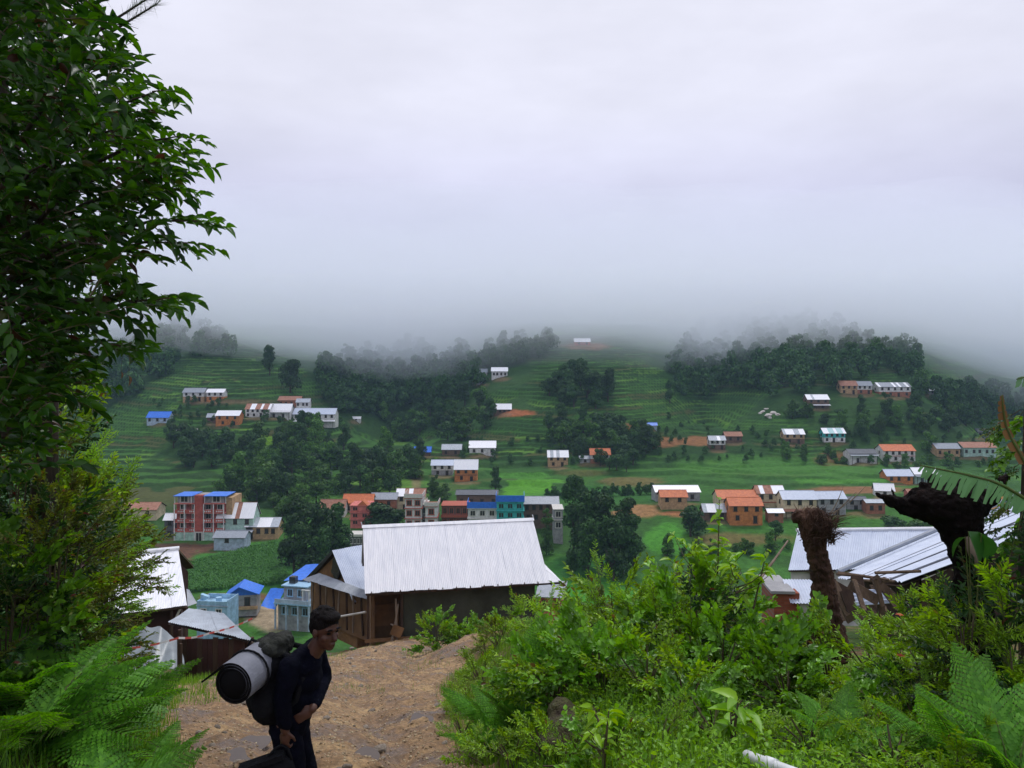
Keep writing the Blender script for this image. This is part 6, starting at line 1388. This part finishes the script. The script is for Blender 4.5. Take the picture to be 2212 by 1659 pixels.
MB().tube([(-.13,0,.42),(-.165,0,.46),(-.14,0,.50),(-.09,0,.48)], .010, 6).build('haul_loop', M['pack'], bpk, True)
for s in (-1,1): MB().tube([(-.12,s*.08,.02),(-.165,s*.08,.16),(-.14,s*.08,.34),(-.06,s*.08,.47)], .008, 5).build('compression_strap', M['navy'], bpk, True)
# rolled mat
M['mat_out'] = pmat('mat_grey', (.20,.21,.25), (.14,.15,.18), .75, 6, bump=.2); M['mat_in'] = pmat('mat_black', (.008,.008,.009), None, .9, 6, spec=.05)
ma, mb = P(503,1478,5.26), P(616,1392,5.92); ax = (mb-ma)*.66; mt = empty('sleeping_mat', ma, 0, 'rolled grey foam sleeping mat strapped behind the backpack', 'sleeping mat')
a_ = ax.normalized(); u_ = a_.cross(Vector((0,0,1))).normalized(); v_ = u_.cross(a_).normalized()
if u_.x < 0: u_ = -u_
def spiral(r_off):
    pts = []
    for t_ in np.linspace(0, 1, 110): th_ = R(140)-(1-t_)*2*math.pi*2.55; r = .092+(.138-.092)*t_ + r_off; pts.append((u_*math.cos(th_)+v_*math.sin(th_))*r)
    return pts
inn, outp = spiral(-.006), spiral(.006); tail = (-u_*.85-v_*.52).normalized()
for kq in range(5): inn.append(inn[-1]+tail*.03+Vector((0,0,-.004))); outp.append(outp[-1]+tail*.03+Vector((0,0,-.004)))
n = len(inn); vs = []
for e in (Vector((0,0,0)), ax): vs += [p+e for p in inn] + [p+e for p in outp]
fo, fi = [], []
for j in range(n-1):
    fo.append((n+j, n+j+1, 3*n+j+1, 3*n+j)); fi += [(j, 2*n+j, 2*n+j+1, j+1), (j, j+1, n+j+1, n+j), (2*n+j, 3*n+j, 3*n+j+1, 2*n+j+1)]
me = mesh('foam_roll', [tuple(p) for p in vs], fo+fi, mats=[M['mat_out'], M['mat_in']], idx=[0]*len(fo)+[1]*len(fi)); mk('foam_roll', me, mt)
MB().tube([ax*.012, ax*.9], .122, 20).build('rolled_core', M['mat_in'], mt, True)
for t_ in (.42,):
    ring = [ax*t_+(u_*math.cos(q)+v_*math.sin(q))*.152 for q in np.linspace(0,6.283,25)]; MB().tube(ring, .008, 5, cap=False).build('strap', M['pack'], mt, True)
# dark bag in the near hand
hb = Vector((HX,HY,FZ))+WR*1.03+Vector((-.02,-.02,-.10)); bg = empty('hand_bag', hb, R(6), 'dark bag with open flap carried in the hand of the person', 'bag'); b = bmesh.new()
ell(b, (-.09,0,-.22), (.15,.07,.15)); ell(b, (-.02,0,-.19), (.12,.065,.14)); ell(b, (-.16,0,-.16), (.07,.06,.08)); remesh('bag_body', b, .014, M['pack'], bg, 3, (.03,.06))
MB().box((-.29,-.06,-.02), (.02,.05,.015), Matrix.Translation((0,0,-.05)) @ Matrix.Rotation(R(-17),4,'Y')).build('flap', M['pack'], bg)
MB().tube([(-.10,0,-.08),(-.04,0,-.01),(.0,0,.012),(.04,0,-.01),(.07,0,-.09)], .010, 6).build('handle', M['pack'], bg, True)
# ------------------------------------------------------------------ haze and low cloud
def volmat(name, dens, col, aniso=0.):
    m = bpy.data.materials.new(name); m.use_nodes = True; t = m.node_tree; t.nodes.clear()
    o = N(t, 'ShaderNodeOutputMaterial'); p = N(t, 'ShaderNodeVolumePrincipled')
    p.inputs['Color'].default_value = (*col, 1); p.inputs['Density'].default_value = dens; p.inputs['Anisotropy'].default_value = aniso
    t.links.new(p.outputs[0], o.inputs['Volume'])
    try: m.cycles.homogeneous_volume = True
    except Exception: pass
    return m
HT = 7.0
tag(MB().box((-2600,-90,-62), (2600,2600,HT)).build('haze', volmat('haze_air', .00014, (.50,.72,1.))), 'thin pale blue haze filling the valley', 'haze', None, 'stuff')
def cloud(name, dens, y0, y1, base, top, seed, label):
    """low cloud: closed body with a billowy underside resting on the hill"""
    gy = np.concatenate([np.linspace(y0, y0+260, 40), np.linspace(y0+300, y1, 10)]); gs = np.linspace(-1.6, 1.6, 110)
    Y, S = np.meshgrid(gy, gs, indexing='ij'); X = S*Y
    U = CX + F*S
    fr = sst(y0, y0+170, Y)
    dip = np.interp(U, [-2000,100,350,520,700,860,1150,1300,1500,1750,1950,2060,2212,2600,5000], [-4,-4,9,6,-4,-8,1,4,-3,6,4,-8,-20,-24,-24])
    bl = base + dip + (fbm(X/75, Y/75, seed) - .5)*26
    zb = np.where(fr < 1, bl + (1-fr)*(top-base)*.45, bl)
    zt = base + 6 + (top - base)*np.sqrt(np.clip(fr, 0, 1)) + (fbm(X/90, Y/90, seed+3) - .5)*30*fr
    zt = np.maximum(zt, zb + 2)
    n = Y.size; i = np.arange(n).reshape(Y.shape)
    v = np.concatenate([np.stack([X,Y,zb],-1).reshape(-1,3), np.stack([X,Y,zt],-1).reshape(-1,3)])
    f = [np.stack([i[:-1,:-1], i[1:,:-1], i[1:,1:], i[:-1,1:]],-1).reshape(-1,4), np.stack([i[:-1,:-1], i[:-1,1:], i[1:,1:], i[1:,:-1]],-1).reshape(-1,4)+n]
    for a, b in ((i[0,:-1], i[0,1:]), (i[-1,1:], i[-1,:-1]), (i[1:,0], i[:-1,0]), (i[:-1,-1], i[1:,-1])):
        f.append(np.stack([a, b, b+n, a+n], -1).reshape(-1,4))
    o = mk(name, mesh(name, v, np.concatenate(f), volmat(name, dens, (.91,.945,1.), .45), True))
    tag(o, label, 'cloud', None, 'stuff')
cloud('low_cloud', .0045, 368, 1700, -13, 110, 3, 'thin veil of low cloud over the upper hillside')
cloud('low_cloud', .0110, 420, 1700, 1, 62, 9, 'dense grey low cloud hiding the hilltop')
